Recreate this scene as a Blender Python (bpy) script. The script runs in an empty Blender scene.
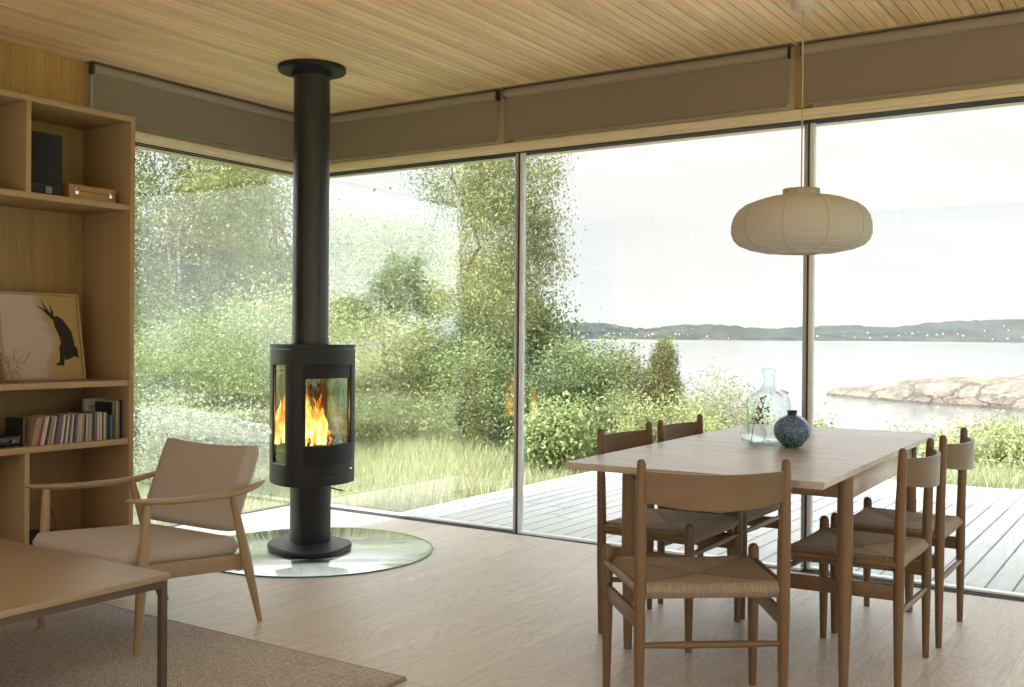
import bpy, bmesh, math, random
import numpy as np
from mathutils import Vector, Matrix
PI = math.pi
C = bpy.context.scene.collection
R = math.radians
random.seed(7)
# ------------------------------------------------------------------ helpers
def tag(o, label=None, cat=None, group=None, kind=None):
    if label: o['label'] = label
    if cat: o['category'] = cat
    if group: o['group'] = group
    if kind: o['kind'] = kind
    return o
def empty(name, loc=(0, 0, 0), rz=0.0):
    o = bpy.data.objects.new(name, None); C.objects.link(o)
    o.location = loc; o.rotation_euler = (0, 0, rz); o.empty_display_size = .1
    return o
def link(name, me, mat, parent=None, smooth=None):
    o = bpy.data.objects.new(name, me); C.objects.link(o)
    if mat is not None:
        for m in (mat if isinstance(mat, (list, tuple)) else [mat]): me.materials.append(m)
    if parent is not None: o.parent = parent
    if smooth is not None:
        for p in me.polygons: p.use_smooth = True
        me.set_sharp_from_angle(angle=R(smooth))
    return o
class MB:
    def __init__(s): s.bm = bmesh.new(); s.mi = 0
    def _v(s, co): return s.bm.verts.new(co)
    def _f(s, vs):
        try:
            f = s.bm.faces.new(vs); f.material_index = s.mi; return f
        except ValueError: return None
    def box(s, lo, hi, bev=0.0, M=None, seg=2):
        x0, y0, z0 = lo; x1, y1, z1 = hi
        v = [s._v(p) for p in ((x0, y0, z0), (x1, y0, z0), (x1, y1, z0), (x0, y1, z0), (x0, y0, z1), (x1, y0, z1), (x1, y1, z1), (x0, y1, z1))]
        fs = [s._f([v[i] for i in q]) for q in ((3, 2, 1, 0), (4, 5, 6, 7), (0, 1, 5, 4), (1, 2, 6, 5), (2, 3, 7, 6), (3, 0, 4, 7))]
        geo = v
        if bev > 0:
            es = list({e for f in fs for e in f.edges})
            r = bmesh.ops.bevel(s.bm, geom=es, offset=bev, segments=seg, profile=.5, affect='EDGES')
            geo = list({x for x in r['verts']} | {x for f in r['faces'] for x in f.verts})
        if M is not None:
            if bev > 0:
                # collect connected geometry of this box
                seen = set(geo); st = list(geo)
                while st:
                    a = st.pop()
                    for e in a.link_edges:
                        b = e.other_vert(a)
                        if b not in seen: seen.add(b); st.append(b)
                geo = list(seen)
            for x in geo: x.co = M @ x.co
        return s
    def ring(s, c, u, w, r, n, ru=None):
        return [s._v(c + u * (math.cos(2 * PI * i / n) * r) + w * (math.sin(2 * PI * i / n) * (ru if ru else r))) for i in range(n)]
    def skin(s, rings, caps=True, closed=True):
        n = len(rings[0])
        for a, b in zip(rings[:-1], rings[1:]):
            for i in range(n if closed else n - 1): s._f([a[i], a[(i + 1) % n], b[(i + 1) % n], b[i]])
        if caps: s._f(rings[0][::-1]); s._f(rings[-1])
        return s
    def tube(s, pts, rad, n=12, flat=None, up=None, caps=True):
        """rad: number or list; flat: list/number of second radius (across)."""
        pts = [Vector(p) for p in pts]; N = len(pts)
        rad = rad if isinstance(rad, (list, tuple)) else [rad] * N
        fl = flat if isinstance(flat, (list, tuple)) else ([flat] * N if flat else rad)
        rings = []; pu = Vector(up) if up else None
        for i, p in enumerate(pts):
            t = (pts[min(i + 1, N - 1)] - pts[max(i - 1, 0)]).normalized()
            if pu is None: pu = Vector((1, 0, 0)) if abs(t.x) < .8 else Vector((0, 1, 0))
            u = (pu - t * pu.dot(t)).normalized(); w = t.cross(u)
            if not up: pu = u
            rings.append([s._v(p + u * (math.cos(2 * PI * k / n) * rad[i]) + w * (math.sin(2 * PI * k / n) * fl[i])) for k in range(n)])
        return s.skin(rings, caps)
    def rod(s, a, b, r0, r1, n=14, mid=None, tip0=False, tip1=False):
        a = Vector(a); b = Vector(b); L = (b - a).length; d = (b - a) / L
        P = []; 
        if tip0:
            for k in range(4):
                q = k / 4 * PI / 2; P.append((r0 * (1 - math.cos(q)) , max(r0 * math.sin(q), r0 * .08)))
            P = [(x, r) for x, r in P]; P.append((r0, r0))
        else: P.append((0, r0))
        if mid: P.append((L * mid[0], mid[1]))
        if tip1:
            P.append((L - r1, r1))
            for k in range(1, 5):
                q = k / 4 * PI / 2; P.append((L - r1 + r1 * math.sin(q), max(r1 * math.cos(q), r1 * .08)))
        else: P.append((L, r1))
        return s.tube([a + d * x for x, _ in P], [r for _, r in P], n)
    def lathe(s, prof, c=(0, 0, 0), n=32, caps=True):
        c = Vector(c)
        rings = [[s._v(c + Vector((r * math.cos(2 * PI * i / n), r * math.sin(2 * PI * i / n), z))) for i in range(n)] for r, z in prof]
        return s.skin(rings, caps)
    def prism(s, poly, z0, z1, M=None):
        a = [s._v((x, y, z0)) for x, y in poly]; b = [s._v((x, y, z1)) for x, y in poly]
        s._f(a[::-1]); s._f(b); n = len(poly)
        for i in range(n): s._f([a[i], a[(i + 1) % n], b[(i + 1) % n], b[i]])
        if M is not None:
            for v in a + b: v.co = M @ v.co
        return s
    def grid(s, P):
        V = [[s._v(p) for p in row] for row in P]
        for i in range(len(V) - 1):
            for j in range(len(V[0]) - 1): s._f([V[i][j], V[i][j + 1], V[i + 1][j + 1], V[i + 1][j]])
        return V
    def build(s, name, mat, parent=None, smooth=35, off=(0, 0, 0)):
        me = bpy.data.meshes.new(name)
        bmesh.ops.recalc_face_normals(s.bm, faces=s.bm.faces)
        s.bm.to_mesh(me); s.bm.free()
        return link(name, me, mat, parent, smooth)
def kids(o): return [c for c in bpy.data.objects if c.parent == o]
def copy_tree(o, parent=None, _k=None):
    c = o.copy(); C.objects.link(c)
    if parent is not None: c.parent = parent
    for ch in kids(o):
        if ch is not c: copy_tree(ch, c)
    return c
# ------------------------------------------------------------------ materials
def newmat(name):
    m = bpy.data.materials.new(name); m.use_nodes = True; nt = m.node_tree; nt.nodes.clear()
    out = nt.nodes.new('ShaderNodeOutputMaterial'); return m, nt, out
class NT:
    def __init__(s, nt): s.nt = nt
    def n(s, typ, ins={}, **kw):
        x = s.nt.nodes.new('ShaderNode' + typ)
        for k, v in kw.items(): setattr(x, k, v)
        for k, v in ins.items():
            if hasattr(v, 'is_output') or isinstance(v, bpy.types.NodeSocket): s.nt.links.new(v, x.inputs[k])
            else: x.inputs[k].default_value = v
        return x
    def math(s, op, a, b=0.0, c=None, clamp=False):
        x = s.nt.nodes.new('ShaderNodeMath'); x.operation = op; x.use_clamp = clamp
        for i, v in enumerate((a, b, c)):
            if v is None: continue
            if isinstance(v, bpy.types.NodeSocket): s.nt.links.new(v, x.inputs[i])
            else: x.inputs[i].default_value = v
        return x.outputs[0]
    def ramp(s, fac, stops, interp='LINEAR'):
        x = s.nt.nodes.new('ShaderNodeValToRGB'); s.nt.links.new(fac, x.inputs[0]); cr = x.color_ramp; cr.interpolation = interp
        while len(cr.elements) < len(stops): cr.elements.new(.5)
        for e, (p, c) in zip(cr.elements, stops): e.position = p; e.color = (*c, 1) if len(c) == 3 else c
        return x.outputs[0]
    def mix(s, fac, a, b, mode='MIX'):
        x = s.nt.nodes.new('ShaderNodeMix'); x.data_type = 'RGBA'; x.blend_type = mode
        for i, v in ((0, fac), (6, a), (7, b)):
            if isinstance(v, bpy.types.NodeSocket): s.nt.links.new(v, x.inputs[i])
            else: x.inputs[i].default_value = v if not (isinstance(v, tuple) and len(v) == 3) else (*v, 1)
        return x.outputs[2]
    def pos(s, scale=(1, 1, 1), rot=(0, 0, 0), src='Object'):
        tc = s.nt.nodes.new('ShaderNodeTexCoord')
        mp = s.n('Mapping', {'Vector': tc.outputs[src], 'Scale': scale, 'Rotation': rot}); return mp.outputs[0]
    def noise(s, vec, scale=5., detail=4., rough=.55, dist=0.0):
        return s.n('TexNoise', {'Vector': vec, 'Scale': scale, 'Detail': detail, 'Roughness': rough, 'Distortion': dist}).outputs[0]
    def bump(s, h, strength=.3, dist=.01):
        return s.n('Bump', {'Height': h, 'Strength': strength, 'Distance': dist}).outputs[0]
    def bsdf(s, out, color, rough=.5, normal=None, **kw):
        b = s.n('BsdfPrincipled', {'Base Color': color if isinstance(color, bpy.types.NodeSocket) else (*color, 1), 'Roughness': rough})
        if normal is not None: s.nt.links.new(normal, b.inputs['Normal'])
        for k, v in kw.items():
            k = k.replace('_', ' ')
            if isinstance(v, bpy.types.NodeSocket): s.nt.links.new(v, b.inputs[k])
            else: b.inputs[k].default_value = v
        s.nt.links.new(b.outputs[0], out.inputs[0]); return b
def plain(name, col, rough=.5, bump=0.0, bscale=60., **kw):
    m, nt, out = newmat(name); N = NT(nt)
    v = N.pos(); ns = N.noise(v, bscale, 3)
    c = N.mix(N.math('MULTIPLY', ns, .25), col, tuple(x * .75 for x in col))
    N.bsdf(out, c, rough, N.bump(ns, bump, .002) if bump else None, **kw); return m
def wood(name, c1, c2, axis='z', sc=1.0, rough=.45, grain=.6, bump=.08, varied=0.12):
    m, nt, out = newmat(name); N = NT(nt)
    st = {'x': (1, 14, 14), 'y': (14, 1, 14), 'z': (14, 14, 1)}[axis]
    st = tuple(a * sc for a in st)
    v = N.pos(st)
    oi = N.n('ObjectInfo').outputs['Random']
    v2 = N.n('VectorMath', {0: v, 1: N.n('CombineXYZ', {0: N.math('MULTIPLY', oi, 31.), 1: N.math('MULTIPLY', oi, 17.), 2: N.math('MULTIPLY', oi, 23.)}).outputs[0]}, operation='ADD').outputs[0]
    a = N.noise(v2, 1.1, 5, .6, .6); b = N.noise(v2, 6., 3, .6)
    f = N.math('ADD', N.math('MULTIPLY', a, .75), N.math('MULTIPLY', b, .25))
    col = N.ramp(f, [(.3, c2), (.5, tuple((p + q) / 2 for p, q in zip(c1, c2))), (.68, c1)])
    col = N.mix(grain, c1, col)
    hs = N.n('HueSaturation', {'Color': col, 'Value': N.math('ADD', 1 - varied / 2, N.math('MULTIPLY', oi, varied))}).outputs[0]
    N.bsdf(out, hs, rough, N.bump(f, bump, .003)); return m
def boards(name, c1, c2, along, across, w, L, rough=.5, gap=.004, gapcol=(.12, .08, .05), var=.18, vertical=False, gl=.5, bump=.15, figure=0):
    """boards of width w across one axis and length L along the other"""
    m, nt, out = newmat(name); N = NT(nt)
    tc = nt.nodes.new('ShaderNodeTexCoord'); sp = N.n('SeparateXYZ', {0: tc.outputs['Object']})
    A = sp.outputs[across]; B = sp.outputs[along]
    ia = N.math('DIVIDE', A, w); row = N.math('FLOOR', ia); fa = N.math('FRACT', ia)
    rn = N.n('TexWhiteNoise', {'W': row}, noise_dimensions='1D').outputs[0]
    ib = N.math('ADD', N.math('DIVIDE', B, L), N.math('MULTIPLY', rn, 7.3)); cell = N.math('FLOOR', ib); fb = N.math('FRACT', ib)
    rc = N.n('TexWhiteNoise', {'Vector': N.n('CombineXYZ', {0: row, 1: cell}).outputs[0]}, noise_dimensions='3D').outputs[0]
    sv = N.n('CombineXYZ', {0: N.math('MULTIPLY', A, 9.), 1: N.math('MULTIPLY', B, .8), 2: N.math('MULTIPLY', rc, 40.)}).outputs[0]
    g1 = N.noise(sv, 2.2, 6, .6, 1.6); g2 = N.noise(N.n('CombineXYZ', {0: N.math('MULTIPLY', A, 60.), 1: N.math('MULTIPLY', B, 3.), 2: N.math('MULTIPLY', rc, 40.)}).outputs[0], 2.5, 3, .6)
    f = N.math('ADD', N.math('MULTIPLY', g1, .65), N.math('MULTIPLY', g2, .35))
    col = N.ramp(f, [(.36, c2), (.62, c1)])
    if figure:
        q = N.noise(N.n('CombineXYZ', {0: N.math('MULTIPLY', A, 5.5), 1: N.math('MULTIPLY', B, .75), 2: N.math('MULTIPLY', rc, 50.)}).outputs[0], 1., 2, .5)
        ln = N.math('POWER', N.math('ABSOLUTE', N.math('SINE', N.math('MULTIPLY', q, 110.))), .6)
        col = N.mix(N.math('MULTIPLY', N.math('SUBTRACT', 1., ln), figure), col, tuple(k * .55 for k in c2))
    col = N.n('HueSaturation', {'Color': col, 'Value': N.math('ADD', 1 - var / 2, N.math('MULTIPLY', rc, var))}).outputs[0]
    e = N.math('MINIMUM', N.math('MULTIPLY', N.math('MINIMUM', fa, N.math('SUBTRACT', 1., fa)), w), N.math('MULTIPLY', N.math('MINIMUM', fb, N.math('SUBTRACT', 1., fb)), L))
    ed = N.math('LESS_THAN', e, gap / 2)
    col = N.mix(ed, col, gapcol)
    h = N.math('SUBTRACT', N.math('MULTIPLY', f, .3), N.math('MULTIPLY', ed, 1.))
    N.bsdf(out, col, rough, N.bump(h, bump, .002), Specular_IOR_Level=gl); return m
def glassmat(name, tint=(1, 1, 1), edge=None, boost=1.0, rough=0.0, ior=1.5):
    """straight-through transparency with Fresnel reflection"""
    m, nt, out = newmat(name); N = NT(nt)
    g = N.n('NewGeometry'); bf = g.outputs['Backfacing']
    i = N.math('ADD', N.math('MULTIPLY', bf, 1 / ior - ior), ior)
    fr = N.math('MULTIPLY', N.n('Fresnel', {'IOR': i}).outputs[0], boost, clamp=True)
    if edge:
        lw = N.n('LayerWeight', {'Blend': .35}).outputs['Facing']
        col = N.mix(N.math('POWER', lw, 2.), tint, edge)
        tr = N.n('BsdfTransparent', {'Color': col})
    else: tr = N.n('BsdfTransparent', {'Color': (*tint, 1)})
    gl = N.n('BsdfGlossy', {'Color': (1, 1, 1, 1), 'Roughness': rough})
    mx = N.n('MixShader', {0: fr, 1: tr.outputs[0], 2: gl.outputs[0]})
    nt.links.new(mx.outputs[0], out.inputs[0]); return m
def leafmat(name, cols, trans=.35, var=.5, rough=.55):
    m, nt, out = newmat(name); N = NT(nt)
    r = N.n('NewGeometry').outputs['Random Per Island']
    ob = N.n('ObjectInfo').outputs['Random']
    k = len(cols); col = N.ramp(r, [(i / (k - 1), c) for i, c in enumerate(cols)])
    col = N.n('HueSaturation', {'Color': col, 'Value': N.math('ADD', .85, N.math('MULTIPLY', ob, .3)), 'Hue': N.math('ADD', .49, N.math('MULTIPLY', ob, .02))}).outputs[0]
    d = N.n('BsdfPrincipled', {'Base Color': col, 'Roughness': rough, 'Specular IOR Level': .15}); t = N.n('BsdfTranslucent', {'Color': col})
    mx = N.n('MixShader', {0: trans, 1: d.outputs[0], 2: t.outputs[0]})
    nt.links.new(mx.outputs[0], out.inputs[0]); return m
def fabric(name, c1, c2, scale=400., bump=.3, rough=.9, sheen=.2):
    m, nt, out = newmat(name); N = NT(nt)
    v = N.pos(); sp = N.n('SeparateXYZ', {0: v})
    w1 = N.math('SINE', N.math('MULTIPLY', N.math('ADD', sp.outputs[0], N.math('MULTIPLY', sp.outputs[2], .7)), scale * 2.)); w2 = N.math('SINE', N.math('MULTIPLY', N.math('ADD', sp.outputs[1], sp.outputs[2]), scale * 2.))
    h = N.math('MULTIPLY', w1, w2); n = N.noise(v, 35., 4, .7)
    n2 = N.noise(N.pos((30, 400, 400)), 1., 3, .7)
    col = N.mix(N.math('ADD', N.math('MULTIPLY', n, .6), N.math('MULTIPLY', n2, .4)), c2, c1)
    N.bsdf(out, col, rough, N.bump(N.math('ADD', N.math('MULTIPLY', h, .5), n), bump, .001), Sheen_Weight=sheen); return m

M = {}
M['floor'] = boards('oiled oak floor', (.62, .565, .505), (.51, .455, .405), 1, 0, .26, 3.4, rough=.42, gap=.0015, gapcol=(.34, .27, .2), var=.12, bump=.05, gl=.45, figure=.42)
M['ceil'] = boards('pale pine ceiling slats', (.92, .70, .43), (.76, .54, .29), 1, 0, .056, 2.7, rough=.55, gap=.0, var=.26, bump=.03)
M['dark'] = plain('dark backing', (.03, .02, .015), .9)
M['panel'] = boards('pine wall boards', (.52, .32, .12), (.40, .22, .075), 2, 1, .095, 6., rough=.5, gap=.0015, gapcol=(.12, .07, .03), var=.16, bump=.05)
M['cab'] = wood('oak bookcase veneer', (.42, .29, .155), (.33, .22, .105), 'z', .7, .5, .6, .04, .03)
M['cabback'] = boards('oak back boards', (.33, .215, .09), (.26, .16, .06), 2, 1, .21, 6., rough=.5, gap=.0015, gapcol=(.12, .07, .03), var=.14, bump=.04)
M['oak'] = wood('oiled oak of the dining chairs', (.185, .108, .048), (.115, .063, .026), 'z', 1.4, .42, .75, .06, .10)
M['oakx'] = wood('oiled oak backrest', (.185, .112, .052), (.12, .068, .03), 'x', 1.2, .42, .75, .05, .08)
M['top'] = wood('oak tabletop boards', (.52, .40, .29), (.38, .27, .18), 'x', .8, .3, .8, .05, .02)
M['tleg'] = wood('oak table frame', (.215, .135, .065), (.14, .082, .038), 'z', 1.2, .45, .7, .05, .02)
M['lounge'] = wood('oak of the armchair', (.40, .29, .18), (.29, .20, .115), 'y', 1.2, .4, .7, .05, .02)
M['loungez'] = wood('oak of the armchair legs', (.40, .29, .18), (.29, .20, .115), 'z', 1.2, .4, .7, .05, .02)
M['coffee'] = wood('oak coffee table top', (.36, .275, .18), (.29, .215, .135), 'x', .6, .38, .6, .04, .02)
M['steel'] = plain('bronzed steel', (.16, .12, .10), .35, Metallic=.7)
M['beam'] = wood('pine head beam', (.82, .70, .50), (.70, .56, .36), 'x', .8, .5, .5, .04, .02)  # lightened so the colour carries the front-light highlight on the bead
M['beamo'] = wood('pine lit orange between blinds', (.42, .28, .12), (.32, .20, .08), 'z', .8, .5, .5, .04, .02)  # same beam in the gaps, orange of light through it put into the colour
M['blind'] = fabric('taupe blind cloth', (.27, .215, .17), (.24, .19, .15), 500., .1, .9, .0)
M['tube'] = fabric('rolled taupe cloth', (.34, .275, .225), (.30, .245, .20), 500., .1, .85, .0)
M['alu'] = plain('brushed aluminium', (.50, .49, .50), .35, Metallic=.35)
M['alul'] = plain('pale anodised aluminium', (.88, .93, .95), .3)
M['gasket'] = plain('dark rubber gasket', (.045, .04, .05), .5)
M['glass'] = glassmat('window glass', (.985, .995, .99), None, 1.4)
M['plate'] = glassmat('hearth glass', (.95, .97, .97), None, 1.4)
M['plate_edge'] = plain('green glass edge', (.05, .16, .13), .1)
M['stove'] = plain('matt black cast iron', (.013, .013, .016), .45, .15, 500., Specular_IOR_Level=.35)
M['stove2'] = plain('matt black steel panel', (.010, .010, .012), .5, Specular_IOR_Level=.3)
M['pipe'] = plain('matt black flue steel', (.016, .017, .018), .33, .04, 300.)
M['chrome'] = plain('chrome', (.75, .75, .75), .15, Metallic=1.)
M['stoveglass'] = glassmat('stove glass', (.80, .84, .80), None, 1.0)
M['vermi'] = plain('sooty firebox lining', (.03, .02, .015), .9)
M['cloth'] = fabric('beige wool', (.47, .425, .38), (.40, .36, .315), 300., .35)
M['plaster'] = plain('painted plaster', (.75, .72, .66), .8)
M['paper'] = None
# rush seat: cords run at right angles to the nearest rail
def seatmat():
    m, nt, out = newmat('woven paper cord'); N = NT(nt)
    v = N.pos(); sp = N.n('SeparateXYZ', {0: v}); X, Y = sp.outputs[0], sp.outputs[1]
    sec = N.math('GREATER_THAN', N.math('ABSOLUTE', N.math('DIVIDE', Y, .205)), N.math('ABSOLUTE', N.math('DIVIDE', X, .245)))
    co = N.math('ADD', N.math('MULTIPLY', X, sec), N.math('MULTIPLY', Y, N.math('SUBTRACT', 1., sec)))
    w = N.math('SINE', N.math('MULTIPLY', co, 2 * PI / .0075))
    n = N.noise(v, 60., 3, .7)
    dk = N.math('ADD', N.math('MULTIPLY', N.math('ADD', w, 1.), .4), N.math('MULTIPLY', n, .3), clamp=True)
    col = N.mix(dk, (.20, .145, .095), (.50, .39, .28))
    w2 = N.math('SINE', N.math('MULTIPLY', co, 2 * PI / .021)); col = N.mix(N.math('MULTIPLY', N.math('ADD', w2, 1.), .22), col, (.20, .14, .09))
    col = N.mix(N.math('MULTIPLY', sec, .5), col, (.52, .44, .34))  # front and back sectors lightened: cord sheen put into the colour
    dg = N.math('ABSOLUTE', N.math('SUBTRACT', N.math('ABSOLUTE', N.math('DIVIDE', Y, .205)), N.math('ABSOLUTE', N.math('DIVIDE', X, .245))))
    col = N.mix(N.math('MULTIPLY', N.math('LESS_THAN', dg, .045), .32), col, (.13, .09, .055))  # crease shading along the diagonals painted as dark lines
    N.bsdf(out, col, .8, N.bump(w, .8, .0025)); return m
M['rush'] = seatmat()
def rugmat():
    m, nt, out = newmat('flat woven rug'); N = NT(nt)
    v = N.pos(); sp = N.n('SeparateXYZ', {0: v})
    y = N.math('MULTIPLY', sp.outputs[1], 2 * PI / .012); x = N.math('MULTIPLY', sp.outputs[0], 2 * PI / .016)
    w = N.math('MULTIPLY', N.math('SINE', N.math('ADD', y, N.math('MULTIPLY', N.math('SINE', x), 1.1))), 1.)
    n = N.noise(v, 70., 5, .8); n2 = N.noise(v, 4., 3)
    f = N.math('ADD', N.math('ADD', N.math('MULTIPLY', w, .12), N.math('MULTIPLY', n, .9)), N.math('MULTIPLY', n2, .15))
    col = N.ramp(f, [(.35, (.25, .22, .20)), (.54, (.47, .425, .39)), (.70, (.66, .61, .57))])
    N.bsdf(out, col, .95, N.bump(f, .8, .006)); return m
M['rug'] = rugmat()
def deckmat():
    m = boards('weathered grey deck', (.39, .395, .395), (.30, .31, .315), 1, 0, .125, 4.2, rough=.65, gap=.012, gapcol=(.05, .05, .05), var=.12, bump=.25); return m
M['deck'] = deckmat()
M['bark'] = plain('grey brown bark', (.16, .12, .09), .9, .6, 20.)
def birchbark():
    m, nt, out = newmat('white birch bark'); N = NT(nt)
    n = N.noise(N.pos((3, 3, 25)), 2., 3, .7); col = N.ramp(n, [(.42, (.07, .06, .05)), (.52, (.33, .31, .28))])
    N.bsdf(out, col, .8); return m
M['birch'] = birchbark()
G_ = {
 'birch': leafmat('birch leaves', [(.19, .235, .09), (.28, .32, .135), (.39, .41, .21), (.22, .265, .105)]),
 'mid': leafmat('mid green leaves', [(.115, .16, .068), (.18, .23, .10), (.27, .32, .16), (.14, .19, .08)]),
 'dark': leafmat('dark leaves', [(.065, .095, .042), (.11, .15, .065), (.18, .22, .11)]),
 'lime': leafmat('lime leaves', [(.18, .235, .085), (.26, .31, .13), (.36, .39, .21)]),
 'grey': leafmat('grey green leaves', [(.20, .25, .13), (.30, .34, .20), (.40, .42, .30)]),
 'juniper': leafmat('juniper needles', [(.075, .10, .04), (.12, .15, .06), (.20, .22, .10)], .2),
 'grass': leafmat('meadow grass', [(.21, .26, .11), (.30, .35, .17), (.40, .42, .26), (.50, .47, .34), (.26, .32, .14)], .3),
}
# ------------------------------------------------------------------ camera
H = 1.18
yaw, pit, roll, foc = .5812, .0057, .0080, 1025.5
CAM = Vector((5.191, -5.279, H))
fw = Vector((-math.sin(yaw) * math.cos(pit), math.cos(yaw) * math.cos(pit), -math.sin(pit)))
rt = Vector((math.cos(yaw), math.sin(yaw), 0)); up = rt.cross(fw)
r2 = rt * math.cos(roll) + up * math.sin(roll); u2 = -rt * math.sin(roll) + up * math.cos(roll)
cd = bpy.data.cameras.new('camera'); cam = bpy.data.objects.new('camera', cd); C.objects.link(cam)
cd.sensor_width = 36; cd.lens = foc / 1024 * 36; cd.clip_end = 80000; cd.clip_start = .05
cam.matrix_world = Matrix(((r2.x, u2.x, -fw.x, CAM.x), (r2.y, u2.y, -fw.y, CAM.y), (r2.z, u2.z, -fw.z, CAM.z), (0, 0, 0, 1)))
bpy.context.scene.camera = cam
def at(px, dist, z=0.0):
    """world point seen under picture column px at a horizontal distance"""
    d = fw + r2 * ((px - 512) / foc); d.z = 0; d.normalize()
    return Vector((CAM.x + d.x * dist, CAM.y + d.y * dist, z))
# ------------------------------------------------------------------ room shell
CH = 2.675
def struct(name, mb, mat, parent=None, smooth=None, label=None):
    o = mb.build(name, mat, parent, smooth)
    if parent is None: o['kind'] = 'structure'
    if label: o['label'] = label
    return o
b = MB(); b.box((-.01, -9, -.12), (8.6, -.125, 0)); struct('floor', b, M['floor'], label='pale oak plank floor')
b = MB(); x = .125
while x < 8.6:
    for y0, y1 in (((-9, -8.8), (-6.9, -.11)) if 1.0 < x < 8.0 else ((-9, -.11),)): b.box((x, y0, CH), (x + .0515, y1, CH + .018))  # slats stop at an unseen skylight opening, added to brighten the room
    x += .056
o = struct('ceiling', b, M['ceil'], label='pale pine slatted ceiling')
b = MB(); b.box((.0, -9, CH + .02), (8.6, -8.8, CH + .05)); b.box((.0, -8.8, CH + .02), (1.0, -6.9, CH + .05)); b.box((8.0, -8.8, CH + .02), (8.6, -6.9, CH + .05)); b.box((.0, -6.9, CH + .02), (8.6, 0, CH + .05)); struct('backing', b, M['dark'], o)
b = MB()
for lo, hi in (((-.55, -9.2), (9.2, -8.8)), ((-.55, -8.8), (1.0, -6.9)), ((8.0, -8.8), (9.2, -6.9)), ((-.55, -6.9), (9.2, .55))): b.box((*lo, CH + .06), (*hi, CH + .30))  # roof leaves the same added skylight opening free
struct('roof', b, M['dark'], label='flat roof with short overhang')
b = MB(); b.box((0, -9, -.1), (.12, -1.86, CH + .06)); struct('wall_left', b, M['panel'], label='wall clad in upright pine boards')
# far side of the room, behind the camera: unseen walls, white for bounce, right one opened to add daylight
b = MB()
for lo, hi in (((8.6, -9, -.1), (8.72, -8.4, CH + .06)), ((8.6, -8.4, -.1), (8.72, -.6, .15)), ((8.6, -8.4, 2.45), (8.72, -.6, CH + .06)), ((8.6, -.6, -.1), (8.72, -.12, CH + .06))): b.box(lo, hi)
struct('wall_right', b, M['plaster'])
b = MB()
for lo, hi in (((-.1, -9.12, -.1), (8.72, -9, CH + .06)),): b.box(lo, hi)
struct('wall_back', b, M['plaster'])
# head beams (behind the blinds and showing below them)
b = MB(); b.box((-.02, -.10, 2.30), (8.6, .10, CH + .06)); b.box((.0, -.135, 2.315), (8.6, -.08, 2.352), .006)
struct('trim_1', b, M['beam'], label='pale pine head beam above the long glass wall')
b = MB(); b.box((-.10, -9, 2.30), (.09, -.0, CH + .06)); b.box((.07, -1.87, 2.315), (.135, -.1, 2.352), .006)
struct('trim_2', b, M['beam'], label='pale pine head beam above the left window')
b = MB()
for y0 in (-.094, -.050, -.012): b.box((.10, y0, 2.292), (8.6, y0 + .008, 2.301))
for x0 in (.082, .03): b.box((x0 - .008, -1.86, 2.292), (x0, -.02, 2.301))
struct('trim_3', b, M['gasket'], label='thin dark guide grooves under the head beam')
# floor tracks
b = MB(); b.box((-.01, -.125, -.03), (8.6, .04, -.006)); struct('trim_4', b, M['alul'], label='sliding door track set in floor')
b = MB()
for y0 in (-.125, -.085, -.045, .0): b.box((.02, y0, -.012), (8.6, y0 + .010, .002))
struct('trim_5', b, M['gasket'], label='dark guide rails of the sliding door track')
b = MB(); b.box((-.05, -1.86, -.03), (-.008, 0, .006)); struct('trim_6', b, M['gasket'], label='dark sill under the left window')
# windows
def pane2(b, axis, a0, a1, c, z0, z1, th=.006):
    for k in (0, .018):
        if axis == 'x': b.box((a0, c + k, z0), (a1, c + k + th, z1))
        else: b.box((c + k, a0, z0), (c + k + th, a1, z1))
def window(n, label, build_pane, build_frame):
    e = empty('window_%d' % n); tag(e, label, kind='structure')
    b = MB(); build_pane(b); b.build('pane', M['glass'], e, None)
    build_frame(e); return e
def fr_left(e):
    b = MB(); b.box((-.03, -1.875, 0), (.02, -1.85, 2.3), .003); b.build('window_frame', M['alu'], e)
window(1, 'large fixed pane left of the stove', lambda b: pane2(b, 'y', -1.86, -.035, -.024, .0, 2.30), fr_left)
xs = [(.0, 1.80), (1.836, 3.555), (3.580, 5.38), (5.40, 7.15), (7.17, 8.6)]
ys = [-.03, -.075, -.03, -.075, -.03]
names = ['glass pane between stove and left mullion', 'sliding glass pane between the two mullions', 'glass pane right of the lamp', 'glass pane beyond the right edge', 'last glass pane of the long wall']
for i, ((x0, x1), yy) in enumerate(zip(xs, ys)):
    def frm(e, x0=x0, x1=x1, yy=yy, i=i):
        if i > 0:
            b = MB(); b.box((x0 - .040, yy - .012, 0), (x0 - .022, yy + .034, 2.3), .002); b.build('window_frame', M['alu'], e)
            b = MB(); b.box((x0 - .0225, yy - .006, 0), (x0 - .012, yy + .03, 2.3)); b.build('gasket', M['gasket'], e)
            b = MB(); b.box((x0 - .0125, yy - .004, 0), (x0 + .010, yy + .030, 2.3), .002); b.build('glazing_bar', M['alul'], e)
        b = MB(); b.box((x0, yy - .012, 0), (x1, yy + .034, .012)); b.build('bottom_rail', M['alul'], e)
    window(i + 2, names[i], lambda b: pane2(b, 'x', x0, x1, yy, .0, 2.30), frm)
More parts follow.
